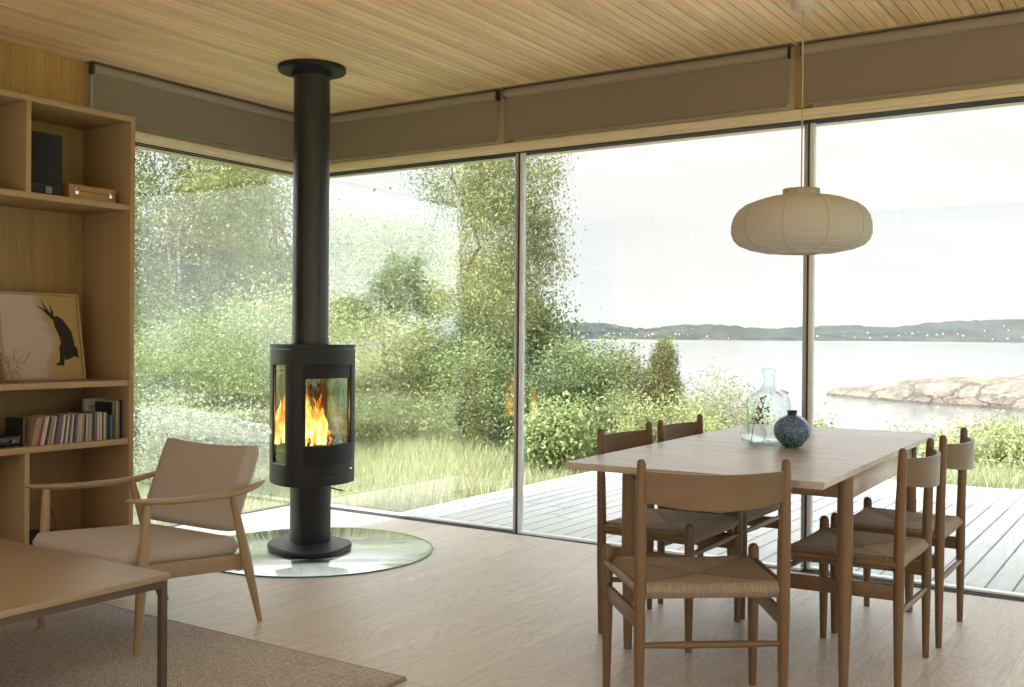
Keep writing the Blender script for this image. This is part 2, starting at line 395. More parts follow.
# ------------------------------------------------------------------ blinds
def blind(p0, p1, label, chain=False):
    """p0, p1 ends along the wall (inside plane)"""
    p0 = Vector(p0); p1 = Vector(p1); L = (p1 - p0).length; d = (p1 - p0) / L
    ang = math.atan2(d.y, d.x); e = empty('roller_blind', (p0.x, p0.y, 2.36), ang); tag(e, label, 'blind', 'taupe roller blinds under the ceiling')
    b = MB(); b.tube([(.02, 0, .280), (L - .02, 0, .280)], .028, 20); b.build('fabric_roll', M['tube'], e)
    b = MB(); b.box((.02, .0, .012), (L - .02, .0025, .270)); b.build('blind_fabric', M['blind'], e)
    b = MB(); b.tube([(.03, .0, .008), (L - .03, .0, .008)], .006, 10); b.build('hem_bar', M['blind'], e)
    for xx in (.012, L - .028):
        b = MB(); b.box((xx, -.024, .246), (xx + .010, .024, .310), .003); b.build('bracket', M['steel'], e)
    b = MB(); b.box((0, -.034, .3105), (L, .034, .3145)); b.build('mounting_rail', M['tube'], e)
    if chain:
        b = MB(); b.tube([(.004, -.02, .24), (.003, -.02, .02), (.006, -.01, -.0), (.009, 0, .02), (.008, 0, .24)], .003, 6)
        b.tube([(.004, -.02, .06), (.004, -.02, -.02)], .006, 6); b.build('pull_chain', M['alu'], e)
blind((.165, -1.86, 0), (.165, -.20, 0), 'short taupe roller blind above the left window with a pull chain', True)
blind((.20, -.165, 0), (1.735, -.165, 0), 'taupe roller blind between the stove pipe and the first joint')
blind((1.757, -.165, 0), (3.517, -.165, 0), 'taupe roller blind in the middle of the long wall left of the lamp cord')
blind((3.548, -.165, 0), (5.6, -.165, 0), 'taupe roller blind right of the lamp cord at the picture edge')
for xx in (1.725, 3.49):
    pass
b = MB(); b.box((1.735, -.125, 2.36), (1.785, -.10, CH)); b.box((3.515, -.125, 2.36), (3.60, -.10, CH)); struct('trim_7', b, M['beamo'], label='head beam pieces in the gaps between the blinds, lit-through orange in their colour')
# ------------------------------------------------------------------ bookcase
XF, XB = .547, .125; TK = .033
YR = -1.846; YL = -3.75
bc = empty('bookcase', (.33, -2.8, 0)); tag(bc, 'tall open oak bookcase against the left wall filling the corner beside the window', 'bookcase')
def cab(lo, hi, name, mat=None):
    b = MB(); b.box(tuple(Vector(lo) - bc.location), tuple(Vector(hi) - bc.location), .0015); return b.build(name, mat or M['cab'], bc, 30)
cab((XB, YR - .028, 0), (XF, YR, 2.325), 'side_panel')
cab((XB, YL, 0), (XF, YL + .028, 2.325), 'side_panel')
cab((XB, YL + .028, 2.297), (XF, YR - .028, 2.325), 'top_panel')
for z in (1.862, .941, .634): cab((XB + .012, YL + .028, z - .030), (XF - .004, YR - .028, z), 'shelf')
cab((XB + .012, YL + .028, .04), (XF - .004, YR - .028, .07), 'bottom_panel')
cab((XB + .012, YL + .028, .0), (XF - .03, YR - .028, .04), 'plinth')
for z0, z1 in ((1.862, 2.297), (.07, .604)):
    for y in (-2.452, -3.06): cab((XB + .012, y, z0), (XF - .004, y + .026, z1), 'divider')
b = MB(); b.box(tuple(Vector((XB, YL + .028, .04)) - bc.location), tuple(Vector((XB + .012, YR - .028, 2.3)) - bc.location)); b.build('back_panel', M['cabback'], bc, None)
# loudspeaker
e = empty('loudspeaker', (.40, -2.318, 1.863)); tag(e, 'tall black loudspeaker on the top shelf of the bookcase', 'loudspeaker')
b = MB(); b.box((-.11, -.10, 0), (.10, .085, .305), .004); b.build('speaker_box', M['stove2'], e)
b = MB(); b.box((.10, -.092, .05), (.112, .077, .297), .004); b.build('grille', fabric('black speaker cloth', (.005, .005, .006), (.004, .004, .005), 900., .3), e)
b = MB(); b.box((.10, -.005, .012), (.1045, .025, .042), .001); o = b.build('badge', plain('grey badge', (.35, .35, .35), .4), e)
b = MB(); b.box((.1045, .000, .017), (.1055, .020, .020)); b.box((.1045, .000, .034), (.1055, .020, .037)); b.box((.1045, .000, .017), (.1055, .003, .037)); b.box((.1045, .008, .024), (.1055, .02, .027)); b.build('badge_mark', M['stove2'], o)
# wooden case
e = empty('wooden_case', (.43, -2.055, 1.863)); tag(e, 'flat wooden case with two metal clasps beside the loudspeaker', 'case')
mc = wood('varnished beech', (.42, .24, .10), (.33, .18, .07), 'y', 1., .35)
b = MB(); b.box((-.10, -.135, 0), (.06, .135, .044), .003); b.build('case_body', mc, e)
b = MB(); b.box((-.10, -.135, .0455), (.06, .135, .075), .003); b.build('case_lid', mc, e)
for y in (-.105, .09):
    b = MB(); b.box((.06, y, .026), (.066, y + .02, .060), .002); b.tube([(.066, y, .057), (.071, y + .01, .060), (.066, y + .02, .057)], .0025, 6); b.build('clasp', M['chrome'], e)
# leaning picture
e = empty('framed_picture', (.335, -2.215, .942)); tag(e, 'framed picture of a dark horned figure leaning in the middle of the bookcase', 'picture')
e.rotation_euler = (0, R(-10), 0)
fm = wood('pale picture frame', (.40, .27, .14), (.30, .19, .09), 'z', 1., .5)
b = MB(); w, h_, t = .225, .455, .012
b.box((-.02, -w, 0), (.012, w, t)); b.box((-.02, -w, h_ - t), (.012, w, h_)); b.box((-.02, -w, t), (.012, -w + t, h_ - t)); b.box((-.02, w - t, t), (.012, w, h_ - t)); b.build('frame', fm, e)
b = MB(); b.box((-.012, -w + t, t), (.002, w - t, h_ - t))
def canvasmat():
    m, nt, out = newmat('painted canvas'); N = NT(nt); v = N.pos(); sp = N.n('SeparateXYZ', {0: v})
    n = N.noise(v, 9., 5, .6); y = N.math('ADD', sp.outputs[1], N.math('MULTIPLY', N.math('SUBTRACT', n, .5), .18))
    y = N.math('ADD', y, N.math('MULTIPLY', N.math('ABSOLUTE', N.math('SUBTRACT', sp.outputs[2], .2)), .22))
    col = N.ramp(y, [(.02, (.50, .42, .37)), (.055, (.40, .31, .22)), (.085, (.42, .30, .13))])
    N.bsdf(out, col, .8); return m
cv = b.build('canvas', canvasmat(), e, None)
def figure(pts, b, dx=.0035):
    b.prism(pts, 0, .0015, Matrix(((0, 0, 1, .0022), (1, 0, 0, 0), (0, 1, 0, 0), (0, 0, 0, 1))))
# picture-plane coords (y, z) of the figure
def Q(u, v): return ((u - 225) / 215 * .215, (565 - v) / 455 * .455)
b = MB()
figure([Q(302, 235), Q(320, 228), Q(350, 245), Q(375, 280), Q(395, 310), Q(402, 345), Q(406, 385), Q(420, 400), Q(424, 452), Q(400, 440), Q(380, 452), Q(345, 462), Q(342, 440), Q(338, 470), Q(336, 490), Q(300, 488), Q(288, 480), Q(312, 470), Q(317, 440), Q(318, 395), Q(330, 370), Q(322, 330), Q(304, 285), Q(298, 250)][::-1], b)
figure([Q(296, 250), Q(270, 225), Q(245, 198), Q(215, 178), Q(248, 190), Q(262, 200), Q(238, 145), Q(270, 195), Q(285, 212), Q(290, 205), Q(284, 165), Q(300, 205), Q(305, 232)][::-1], b)
b.build('painted_figure', plain('black paint', (.012, .011, .012), .7), cv, None)
# dried stems in a small glass vase beside the picture
def clear_vase(name, loc, prof, mat, label, cat='vase', n=40):
    e = empty(name, loc); tag(e, label, cat)
    b = MB(); b.lathe(prof, n=n, caps=False); o = b.build('glass_body', mat, e, 60); return e
M['vglass'] = glassmat('clear thin glass', (.95, .96, .95), (.55, .6, .58), 1.4)
e = clear_vase('glass_vase', (.40, -2.43, .942), [(.0, .001), (.024, .001), (.032, .012), (.036, .03), (.03, .048), (.018, .058), (.016, .064)], M['vglass'], 'small round glass vase beside the leaning picture')
st = tag(empty('dried_twigs', (.40, -2.43, .945)), 'dried pale twigs standing in the small vase in the bookcase', 'dried flowers')
b = MB(); b2 = MB(); rr = random.Random(3)
for k in range(7):
    a = rr.uniform(-1, 1); hgt = rr.uniform(.10, .19); tip = Vector((rr.uniform(-.03, .03), a * .08, hgt)); b.tube([(0, 0, .004), tip * .5 + Vector((0, 0, .01)), tip], .0012, 5)
    for j in range(6):
        q = tip * rr.uniform(.55, 1.05) + Vector((rr.uniform(-.02, .02), rr.uniform(-.025, .025), rr.uniform(-.01, .02)))
        b.tube([tip * .6, q], .0008, 4); b2.lathe([(.0005, -.003), (.0052, 0), (.0005, .004)], q, 6)
b.build('stem', plain('dry straw', (.38, .30, .20), .9), st); b2.build('seed_head', plain('dry seeds', (.70, .62, .50), .9), st)
# records, books, player
SP = [('cream', (.48, .42, .34)), ('white', (.60, .56, .50)), ('black', (.02, .02, .022)), ('grey', (.22, .21, .20)), ('tan', (.33, .23, .15)), ('red', (.26, .05, .04)), ('purple', (.14, .10, .20)), ('brown', (.12, .07, .045)), ('blue', (.08, .12, .22)), ('pale grey', (.42, .40, .38))]
spm = {n: plain('sleeve ' + n, c, .6) for n, c in SP}
ordn = ['first', 'second', 'third', 'fourth', 'fifth', 'sixth', 'seventh', 'eighth', 'ninth', 'tenth', 'eleventh', 'twelfth', 'thirteenth', 'fourteenth', 'fifteenth', 'sixteenth', 'seventeenth', 'eighteenth', 'nineteenth', 'twentieth']
ordn += ['twenty-' + w for w in ordn[:9]] + ['thirtieth'] + ['thirty-' + w for w in ordn[:9]] + ['fortieth'] + ['forty-' + w for w in ordn[:9]]
seq = [4, 4, 5, 1, 1, 2, 7, 0, 4, 0, 2, 6, 6, 3, 1, 2, 0, 1, 2, 3, 1, 2, 6, 3, 9, 0, 4, 3, 2, 1, 4, 0, 8, 2, 3, 7, 1, 0, 1, 2, 1, 3]
y = -2.40; rr = random.Random(5)
for i, s in enumerate(seq):
    w = rr.uniform(.0075, .0115) if i > 2 else .016
    n, c = SP[s]; hh = rr.uniform(.138, .144); le = .5 * max(0, 1 - i / 36.)
    b = MB(); b.box((-.125, 0, 0), (.0, w - .0012, hh), .0006, seg=1)
    ob = b.build('record_sleeve', spm[n], None, None); ob.location = (.515 - rr.uniform(0, .006), y, .6345); ob.rotation_euler = (-le * .45, 0, 0)
    tag(ob, '%s disc sleeve, %s from the left in the row below the leaning picture' % (n, ordn[i]), 'record', 'upright disc sleeves on the shelf below the picture')
    y += w / math.cos(le * .45) * 1.0
print('records end', y)
y = max(y + .002, -1.968)
for (n, c, w, hh, x, lab) in (('blue', (.10, .20, .30), .020, .125, .515, 'short light blue book at the right end of the disc row'), ('black', (.02, .02, .02), .014, .19, .49, 'black book next to the short light blue book'),
        ('cream', (.45, .40, .34), .016, .20, .515, 'tall cream book right of the black book'), ('ochre', (.36, .27, .10), .014, .195, .512, 'ochre book among the tall ones at the shelf end'),
        ('dark', (.05, .045, .06), .013, .20, .515, 'dark book last but one before the bookcase side'), ('lilac', (.36, .31, .33), .012, .20, .512, 'pale lilac book against the bookcase side')):
    b = MB(); b.box((-.14, 0, 0), (0, .003, hh)); b.box((-.14, w - .004, 0), (0, w - .001, hh)); b.box((-.003, 0, 0), (0, w - .001, hh)); e = empty('book', (x, y, .6345)); tag(e, lab, 'book', 'books at the right end of the shelf')
    b.build('cover', plain('cover ' + n, c, .6), e, None)
    b = MB(); b.box((-.136, .0035, .003), (-.004, w - .0045, hh - .003)); b.build('page_block', plain('paper pages', (.6, .56, .48), .9), e, None); y += w
e = empty('large_book', (.36, -1.933, .6345)); tag(e, 'large pale book standing behind the disc row with its cover facing out', 'book')
b = MB(); b.box((0, -.075, 0), (.002, .055, .205)); b.box((-.02, -.075, 0), (-.018, .055, .205)); b.box((-.02, .053, 0), (.002, .055, .205)); c_ = b.build('cover', plain('pale cover', (.42, .37, .31), .6), e, None)
b = MB(); b.box((.002, -.055, .165), (.0026, .02, .169)); b.box((.002, -.055, .155), (.0026, .0, .158)); b.build('title_line', spm['black'], c_, None)
b = MB(); b.box((-.0178, -.073, .002), (-.0005, .0525, .203)); b.build('page_block', plain('pages', (.6, .56, .48), .9), e, None)
e = empty('record_player', (.40, -2.56, .6345)); tag(e, 'black hi-fi player on the shelf left of the disc row', 'hi-fi')
b = MB(); b.box((-.12, -.15, .008), (.10, .115, .055), .004); b.build('player_body', M['stove2'], e)
b = MB(); b.box((.10, -.14, .014), (.104, .105, .048), .002); b.build('front_panel', plain('gloss black', (.012, .012, .014), .15), e)
b = MB(); b.tube([(.104, .07, .03), (.114, .07, .03)], .010, 16); b.build('knob', M['steel'], e)
for yy in (-.13, .09):
    b = MB(); b.lathe([(.012, 0), (.012, .009)], (.07, yy, 0), 12); b.build('foot', M['gasket'], e)
e = empty('bookend', (.46, -2.425, .6345)); tag(e, 'dark leaning folder between the hi-fi player and the disc row', 'folder')
b = MB(); b.box((-.13, 0, 0), (.02, .006, .135), .001); o = b.build('folder_cover', spm['black'], e, None)
b = MB(); b.box((-.128, .0062, .002), (.016, .012, .128)); b.build('page_block', spm['tan'], e, None)
# basket with hoop handle and small box low in the bookcase
e = empty('handled_basket', (.36, -2.27, .071)); tag(e, 'dark woven basket with arched cane handle low in the bookcase behind the armchair', 'basket')
wick = plain('dark wicker', (.07, .045, .03), .8, .8, 90.)
b = MB(); b.lathe([(.06, 0), (.085, .002), (.10, .05), (.105, .10), (.108, .105), (.10, .105), (.095, .05), (.08, .01), (.0, .008)], n=28, caps=False); b.build('basket_body', wick, e)
b = MB(); b.tube([(math.sin(t) * 0, -.1 * math.cos(t), .10 + .16 * math.sin(t)) for t in [PI * k / 16 for k in range(17)]], .004, 8); b.build('handle', M['oak'], e)
e = empty('small_box', (.36, -2.02, .071)); tag(e, 'small grey green box on the bottom of the bookcase', 'box')
b = MB(); b.box((-.06, -.05, 0), (.05, .05, .06), .003); b.build('box_body', plain('grey green card', (.10, .12, .11), .7), e)
b = MB(); b.box((-.062, -.052, .055), (.052, .052, .075), .003); b.build('lid', plain('grey card', (.16, .18, .17), .7), e)
# ------------------------------------------------------------------ rug
b = MB(); b.box((-.4, -5.6, .0), (2.96, -2.535, .011), .004)
o = b.build('rug', M['rug'], None, 60); tag(o, 'brown flat woven rug under the coffee table', 'rug')
b = MB(); b.tube([(-.4, -2.535, .006), (2.955, -2.535, .006)], .0065, 8); b.tube([(2.96, -2.535, .006), (2.96, -5.6, .006)], .0065, 8); b.build('woven_edge', plain('rug edging', (.33, .26, .21), .9, .6, 200.), o)
# clip rug at wall: the rug runs under the bookcase front only as far as the wall side
# ------------------------------------------------------------------ coffee table
e = empty('coffee_table', (1.91, -3.74, .011)); tag(e, 'low oak coffee table with slim steel legs on the rug', 'coffee table')
T = .42 - .011
b = MB(); b.box((-.60, -.60, T - .020), (.58, .60, T), .002); b.build('tabletop', M['coffee'], e)
b = MB()
b.box((-.58, .575, T - .044), (.573, .592, T - .022)); b.box((-.58, -.592, T - .044), (.573, -.575, T - .022)); b.box((.556, -.592, T - .044), (.573, .592, T - .022)); b.box((-.58, -.592, T - .044), (-.563, .592, T - .022)); b.build('frame', M['steel'], e, None)
for sx in (.552, -.58):
    for sy in (.57, -.592):
        b = MB(); b.box((sx, sy, .0), (sx + .022, sy + .022, T - .022), .001); b.prism([(sx + (.0 if sx > 0 else .022), T - .045), (sx + (-.02 if sx > 0 else .042), T - .045), (sx + (.0 if sx > 0 else .022), T - .075)], sy + .002, sy + .02, Matrix(((1, 0, 0, 0), (0, 0, 1, 0), (0, 1, 0, 0), (0, 0, 0, 1)))); b.build('leg', M['steel'], e, None)
# ------------------------------------------------------------------ armchair
e = empty('armchair', (1.715, -2.62, .0)); tag(e, 'low oak armchair with beige wool cushions beside the bookcase', 'armchair')
O = e.location
def L3(*p): return tuple(Vector(p) - O)
for sx, x, xt in ((1, 2.003, 2.03), (-1, 1.410, 1.40)):
    b = MB(); b.rod(L3(x, -2.905, .0115), L3(xt, -2.882, .562), .0125, .014, mid=(.52, .021)); b.build('leg', M['loungez'], e)
    b = MB(); b.rod(L3(x, -2.307, .0), L3(xt, -2.485, .552), .0105, .013, mid=(.5, .021)); b.build('leg', M['loungez'], e)
    P = [(-2.968, .584, .004, .012), (-2.955, .581, .008, .026), (-2.90, .573, .0105, .031), (-2.80, .562, .012, .030), (-2.69, .556, .013, .027), (-2.56, .552, .014, .024), (-2.46, .554, .014, .022), (-2.38, .566, .012, .018), (-2.335, .577, .009, .013), (-2.315, .583, .004, .006)]
    b = MB(); b.tube([L3(xt + sx * .012 * math.sin((p[0] + 2.968) / .65 * PI), p[0], p[1]) for p in P], [p[3] for p in P], 16, [p[2] for p in P], up=(1, 0, 0)); b.build('armrest', M['lounge'], e)
    Mx = Matrix.Translation(L3(x - sx * .01, -2.62, .283)) @ Matrix.Rotation(R(-4.5), 4, 'X')
    b = MB(); b.box((-.012, -.265, -.032), (.012, .235, .030), .004, Mx); b.build('side_rail', M['lounge'], e)
for y, z in ((-2.86, .30), (-2.40, .255)):
    b = MB(); b.box(L3(1.42, y - .012, z - .03), L3(1.99, y + .012, z + .025), .004); b.build('cross_rail', M['loungez'], e)
def cushion(name, cx, hx, hy, ht, Mx, mat, dip=0.0, n=26, ex=4.2):
    b = MB(); rings = []
    V = {}
    def pt(i, j, sgn):
        u = -1 + 2 * i / n; v = -1 + 2 * j / n
        # squircle mapping keeps corners rounded
        ru = math.copysign(abs(u) ** .8, u); rv = math.copysign(abs(v) ** .8, v)
        k = 1 - .03 * (abs(ru) ** 6 * abs(rv) ** 6)
        edge = max(0.0, (1 - abs(ru) ** 22)) ** .33 * max(0.0, (1 - abs(rv) ** 22)) ** .33
        z = sgn * ht * (.55 * (1 if edge > 0 else 0) * edge + .45 * edge) * (1 + .04 * (1 - u * u) * (1 - v * v))
        return Mx @ Vector((ru * hx * k, rv * hy * k - (dip * (1 - u * u) * (v + 1) / 2), z))
    top = [[pt(i, j, 1) for j in range(n + 1)] for i in range(n + 1)]; bot = [[pt(i, j, -1) for j in range(n + 1)] for i in range(n + 1)]
    b.grid(top); b.grid(bot); bmesh.ops.remove_doubles(b.bm, verts=b.bm.verts, dist=.0006)
    return b.build(name, mat, e, 70)
Ms = Matrix.Translation(L3(1.71, -2.685, .345)) @ Matrix.Rotation(R(-4.5), 4, 'X')
cushion('seat_cushion', 0, .287, .285, .040, Ms, M['cloth'])
tilt = math.atan2(.13, .32)
Mb = Matrix.Translation(L3(1.697, -2.365, .555)) @ Matrix.Rotation(R(90) - tilt, 4, 'X')
cushion('back_cushion', 0, .280, .187, .036, Mb, M['cloth'], dip=.018)
b = MB(); b.box((-.22, -.15, -.052), (.22, .15, -.040), .004, Mb); b.build('back_frame', M['loungez'], e)
# ------------------------------------------------------------------ stove
SC = Vector((1.112, -1.118, 0)); plate_z = .010
b = MB(); b.lathe([(.640, 0.0005), (.644, .002), (.646, .005), (.644, .008), (.640, .0095)], n=120); o = b.build('hearth_plate', M['plate'], None, 30); o.location = (1.20, -1.163, 0); tag(o, 'round clear glass floor plate under the wood stove', 'floor plate')
b = MB(); b.lathe([(.6462, .001), (.6475, .005), (.6462, .009)], n=120, caps=False); b.build('glass_edge', M['plate_edge'], o, 30)
stv = empty('wood_stove', (SC.x, SC.y, plate_z), R(79.3)); tag(stv, 'black cast iron wood stove on a pedestal with glass door and side glass', 'stove')
def plan(s=1.0, hf=.205, yf=-.14, bow=.074, hb=.13, yb=.20, sb=.036, n=(16, 10, 4), corner=0):
    P = []
    for i in range(n[0]): t = i / n[0]; P.append((-hf + 2 * hf * t, yf - bow * (1 - (2 * t - 1) ** 2)))
    for i in range(n[1]): t = i / n[1]; P.append((hf + (hb - hf) * t + sb * 4 * t * (1 - t), yf + (yb - yf) * t))
    for i in range(n[2]): t = i / n[2]; P.append((hb - 2 * hb * t, yb + .01 * 4 * t * (1 - t)))
    for i in range(n[1]): t = i / n[1]; P.append((-hb + (hb - hf) * t * 1 - sb * 4 * t * (1 - t), yb + (yf - yb) * t))
    return [(x * s, y * s) for x, y in P]
P = plan(n=(24, 16, 4)); nP = len(P)
zt = 1.12 - plate_z; Z = [.368, .374, .477, .487, 1.022, 1.032, 1.095, 1.103, 1.112]
Z = [z - plate_z for z in Z]
def opening(k, j):
    z0 = Z[j]; 
    if not (Z[3] - .001 <= z0 < Z[4] + .0): return False
    if k < 24: return 3 <= k < 21
    if 24 <= k < 40: return 3 <= k - 24 < 10      # right side
    if k >= 44: return 6 <= k - 44 < 13           # left side (from the back to the front)
    return False
b = MB(); V = [[b._v((x, y, z)) for x, y in P] for z in Z]
for j in range(len(Z) - 1):
    for k in range(nP):
        if opening(k, j): continue
        b._f([V[j][k], V[j][(k + 1) % nP], V[j + 1][(k + 1) % nP], V[j + 1][k]])
b._f(V[0][::-1])
o = b.build('stove_body', M['stove'], stv, 30); md = o.modifiers.new('Solidify', 'SOLIDIFY'); md.thickness = .012; md.offset = -1
# top plate with shadow gap
b = MB(); b.prism(plan(1.0, n=(24, 16, 4)), 1.117 - plate_z, 1.134 - plate_z); b.prism(plan(.97, n=(24, 16, 4)), 1.107 - plate_z, 1.118 - plate_z); b.build('top_plate', M['stove'], stv, 30)
def bowpt(t, off=0.0): 
    return (-.205 + .41 * t, -.14 - .074 * (1 - (2 * t - 1) ** 2) + off)
def arcpanel(b, t0, t1, z0, z1, off, th, n=16):
    A = [bowpt(t0 + (t1 - t0) * i / n, off) for i in range(n + 1)]; B = [bowpt(t0 + (t1 - t0) * i / n, off + th) for i in range(n + 1)][::-1]
    b.prism(A + B, z0 - plate_z, z1 - plate_z)
b = MB()
arcpanel(b, .118, .882, .950, 1.028, .006, .012); arcpanel(b, .118, .882, .486, .588, -.006, .022)
arcpanel(b, .118, .142, .588, .950, .004, .010); arcpanel(b, .858, .882, .588, .950, .004, .010); door = b.build('door', M['stove2'], stv, 30)
b = MB(); arcpanel(b, .13, .87, .57, .965, .014, .004); b.build('door_glass', M['stoveglass'], door, 30)
b = MB(); arcpanel(b, .84, .90, .445, .451, -.006, .006); b.build('handle', M['chrome'], door, 30)
b = MB(); arcpanel(b, .02, .985, .41, .412, -.0015, .002); arcpanel(b, .18, .182, .369, .412, -.0015, .002); b.build('ash_door_seam', M['gasket'], stv, None)
for sgn in (1, -1):
    b = MB(); A = []
    def sidept(t, off): return (sgn * (.205 - .075 * t + .036 * 4 * t * (1 - t) - off), -.14 + .34 * t)
    tt = [.15 + .51 * i / 12 for i in range(13)]
    A = [sidept(t, .010) for t in tt] + [sidept(t, .014) for t in tt][::-1]
    b.prism(A, .48 - plate_z, 1.03 - plate_z); b.build('side_glass', M['stoveglass'], stv, 30)
# firebox: floor, back lining, baffle
b = MB(); b.prism(plan(.90, n=(16, 10, 4)), .50 - plate_z, .545 - plate_z); b.build('firebox_floor', M['vermi'], stv, 30)
b = MB(); b.prism([(-.115, .185), (.115, .185), (.115, .165), (-.115, .165)], .545 - plate_z, 1.0 - plate_z); b.build('firebox_back', M['vermi'], stv, None)
b = MB(); b.prism(plan(.90, n=(16, 10, 4)), .985 - plate_z, 1.0 - plate_z); b.build('baffle', M['vermi'], stv, None)
b = MB(); b.prism(plan(.48, n=(16, 10, 4)), .02, .345); o = b.build('pedestal', M['stove'], stv, 30)
b = MB()
ctl = [(.003, .375), (-.07, .335), (-.159, .215), (-.213, .09), (-.224, .0), (-.195, -.12), (-.124, -.205), (-.03, -.22), (.07, -.18), (.16, -.10), (.222, .0), (.233, .08), (.21, .18), (.15, .30), (.08, .36)]
vdir = Vector((CAM.x - SC.x, CAM.y - SC.y, 0)).normalized(); rdir = Vector((-vdir.y, vdir.x, 0)); bp = []
for i in range(len(ctl)):
    p0, p1, p2, p3 = [ctl[(i + k) % len(ctl)] for k in (-1, 0, 1, 2)]
    for t in (0, .25, .5, .75):
        q = [.5 * ((2 * p1[c]) + (-p0[c] + p2[c]) * t + (2 * p0[c] - 5 * p1[c] + 4 * p2[c] - p3[c]) * t * t + (-p0[c] + 3 * p1[c] - 3 * p2[c] + p3[c]) * t ** 3) for c in (0, 1)]
        wv = rdir * q[0] + vdir * q[1]; wv = Matrix.Rotation(-R(79.3), 4, 'Z') @ wv; bp.append((wv.x, wv.y))
b.prism([(x * .985, y * .985) for x, y in bp], 0, .006); b.prism(bp, .006, .022); b.prism([(x * .97, y * .97) for x, y in bp], .022, .027); b.build('base_plate', M['stove2'], stv, 30)
b = MB(); b.tube([(.03, -.16, .338), (.03, -.24, .333), (.03, -.262, .334)], [.006, .006, .009], 8, .004); b.build('air_lever', M['stove2'], stv)
b = MB(); b.lathe([(.103, 1.12 - plate_z), (.103, 1.135), (.1, 1.135), (.1, 2.20 - 0.0), (.1015, 2.2), (.1015, 2.215), (.0995, 2.215), (.0995, 2.64)], n=56); fp = b.build('flue_pipe', M['pipe'], stv, 40)
b = MB(); b.lathe([(.112, 2.61), (.112, 2.634), (.183, 2.638), (.187, 2.643), (.187, 2.664)], n=64); b.build('ceiling_flange', M['stove2'], fp, 40)
# logs and fire inside
def logmat(name, c1, c2, em):
    m, nt, out = newmat(name); N = NT(nt); n = N.noise(N.pos(), 38., 5, .7)
    col = N.ramp(n, [(.4, c1), (.6, c2)]); bs = N.bsdf(out, col, .9, N.bump(n, .8, .01)); 
    nt.links.new(N.ramp(n, [(.56, (0, 0, 0)), (.66, em)]), bs.inputs['Emission Color']); bs.inputs['Emission Strength'].default_value = 2.2; return m
lm = logmat('charred log', (.015, .01, .008), (.10, .05, .025), (1., .16, .01))
lgs = [((-.12, -.06, .57), (.12, -.02, .585), 'charred log lying at the front of the stove fire'), ((-.10, .05, .57), (.11, .06, .58), 'charred log lying at the back of the stove fire'),
       ((-.09, -.09, .60), (.04, .07, .655), 'charred log crossing over the lower two in the stove'), ((.10, -.08, .60), (.0, .06, .68), 'short log leaning on top of the stove fire')]
Ms_ = stv.matrix_basis.copy() if False else Matrix.Translation(SC) @ Matrix.Rotation(R(79.3), 4, 'Z')
for a, c, lab in lgs:
    rr = random.Random(len(lab)); b = MB(); a = Vector(a); c = Vector(c); o = None
    pts = [a + (c - a) * k / 6 for k in range(7)]; b.tube([p + Vector((rr.uniform(-.003, .003), rr.uniform(-.003, .003), rr.uniform(-.003, .003))) for p in pts], [.030 * rr.uniform(.85, 1.1) for _ in pts], 9)
    for v in b.bm.verts: v.co = Ms_ @ v.co
    cc = Ms_ @ ((a + c) / 2)
    for v in b.bm.verts: v.co -= cc
    o = b.build('firewood_log', lm, None, 40); o.location = cc; tag(o, lab, 'log', 'logs burning in the stove')
def firemat():
    m, nt, out = newmat('flames'); N = NT(nt); v = N.pos((14, 14, 6)); n = N.noise(v, 1.2, 5, .65, 1.2)
    tc = nt.nodes.new('ShaderNodeTexCoord'); z = N.n('SeparateXYZ', {0: tc.outputs['Object']}).outputs[2]
    f = N.math('ADD', n, N.math('MULTIPLY', N.math('SUBTRACT', .19, z), .75))
    col = N.ramp(f, [(.30, (.65, .07, .0)), (.47, (1., .22, .01)), (.62, (1., .50, .07)), (.80, (1., .85, .35))])
    st = N.math('MULTIPLY', N.math('POWER', f, 2.), 3.0)
    em = N.n('Emission', {'Color': col, 'Strength': st}); tr = N.n('BsdfTransparent')
    lw = N.n('LayerWeight', {'Blend': .5}).outputs['Facing']
    a = N.math('MULTIPLY', N.math('SUBTRACT', 1.0, lw), N.math('MULTIPLY', N.math('SUBTRACT', f, .22), 2.0), clamp=True)
    mx = N.n('MixShader', {0: a, 1: tr.outputs[0], 2: em.outputs[0]}); nt.links.new(mx.outputs[0], out.inputs[0]); return m
rr = random.Random(11); b = MB()
for k in range(40):
    cx, cy = rr.uniform(-.15, .085), rr.uniform(-.10, .12); hh = rr.uniform(.14, .42) * (1.0 if -.12 < cx < .05 else .65); r0 = rr.uniform(.016, .036); ph = rr.uniform(0, 6)
    pts = []; rd = []
    for i in range(13):
        t = i / 12; pts.append((cx + .022 * math.sin(ph + t * 5) * t, cy + .018 * math.cos(ph * 1.3 + t * 6) * t, .58 + hh * t)); rd.append(max(.0008, r0 * (math.sin(PI * min(1, t * .9 + .18)) ** .8) * (1 - t * .35) * (1 + .25 * math.sin(t * 17 + ph))))
    b.tube(pts, rd, 10, [q * .6 for q in rd])
for v in b.bm.verts: v.co = Ms_ @ v.co - Ms_ @ Vector((0, 0, .60))
o = b.build('fire', firemat(), None, 180); o.location = Ms_ @ Vector((0, 0, .60)); tag(o, 'orange flames of the fire burning in the wood stove', 'fire', kind='thing')
ld = bpy.data.lights.new('fire_glow', 'POINT'); ld.energy = 5; ld.color = (1, .45, .12); ld.shadow_soft_size = .05; lo = bpy.data.objects.new('fire_glow', ld); C.objects.link(lo); lo.location = SC + Vector((0, 0, .75))
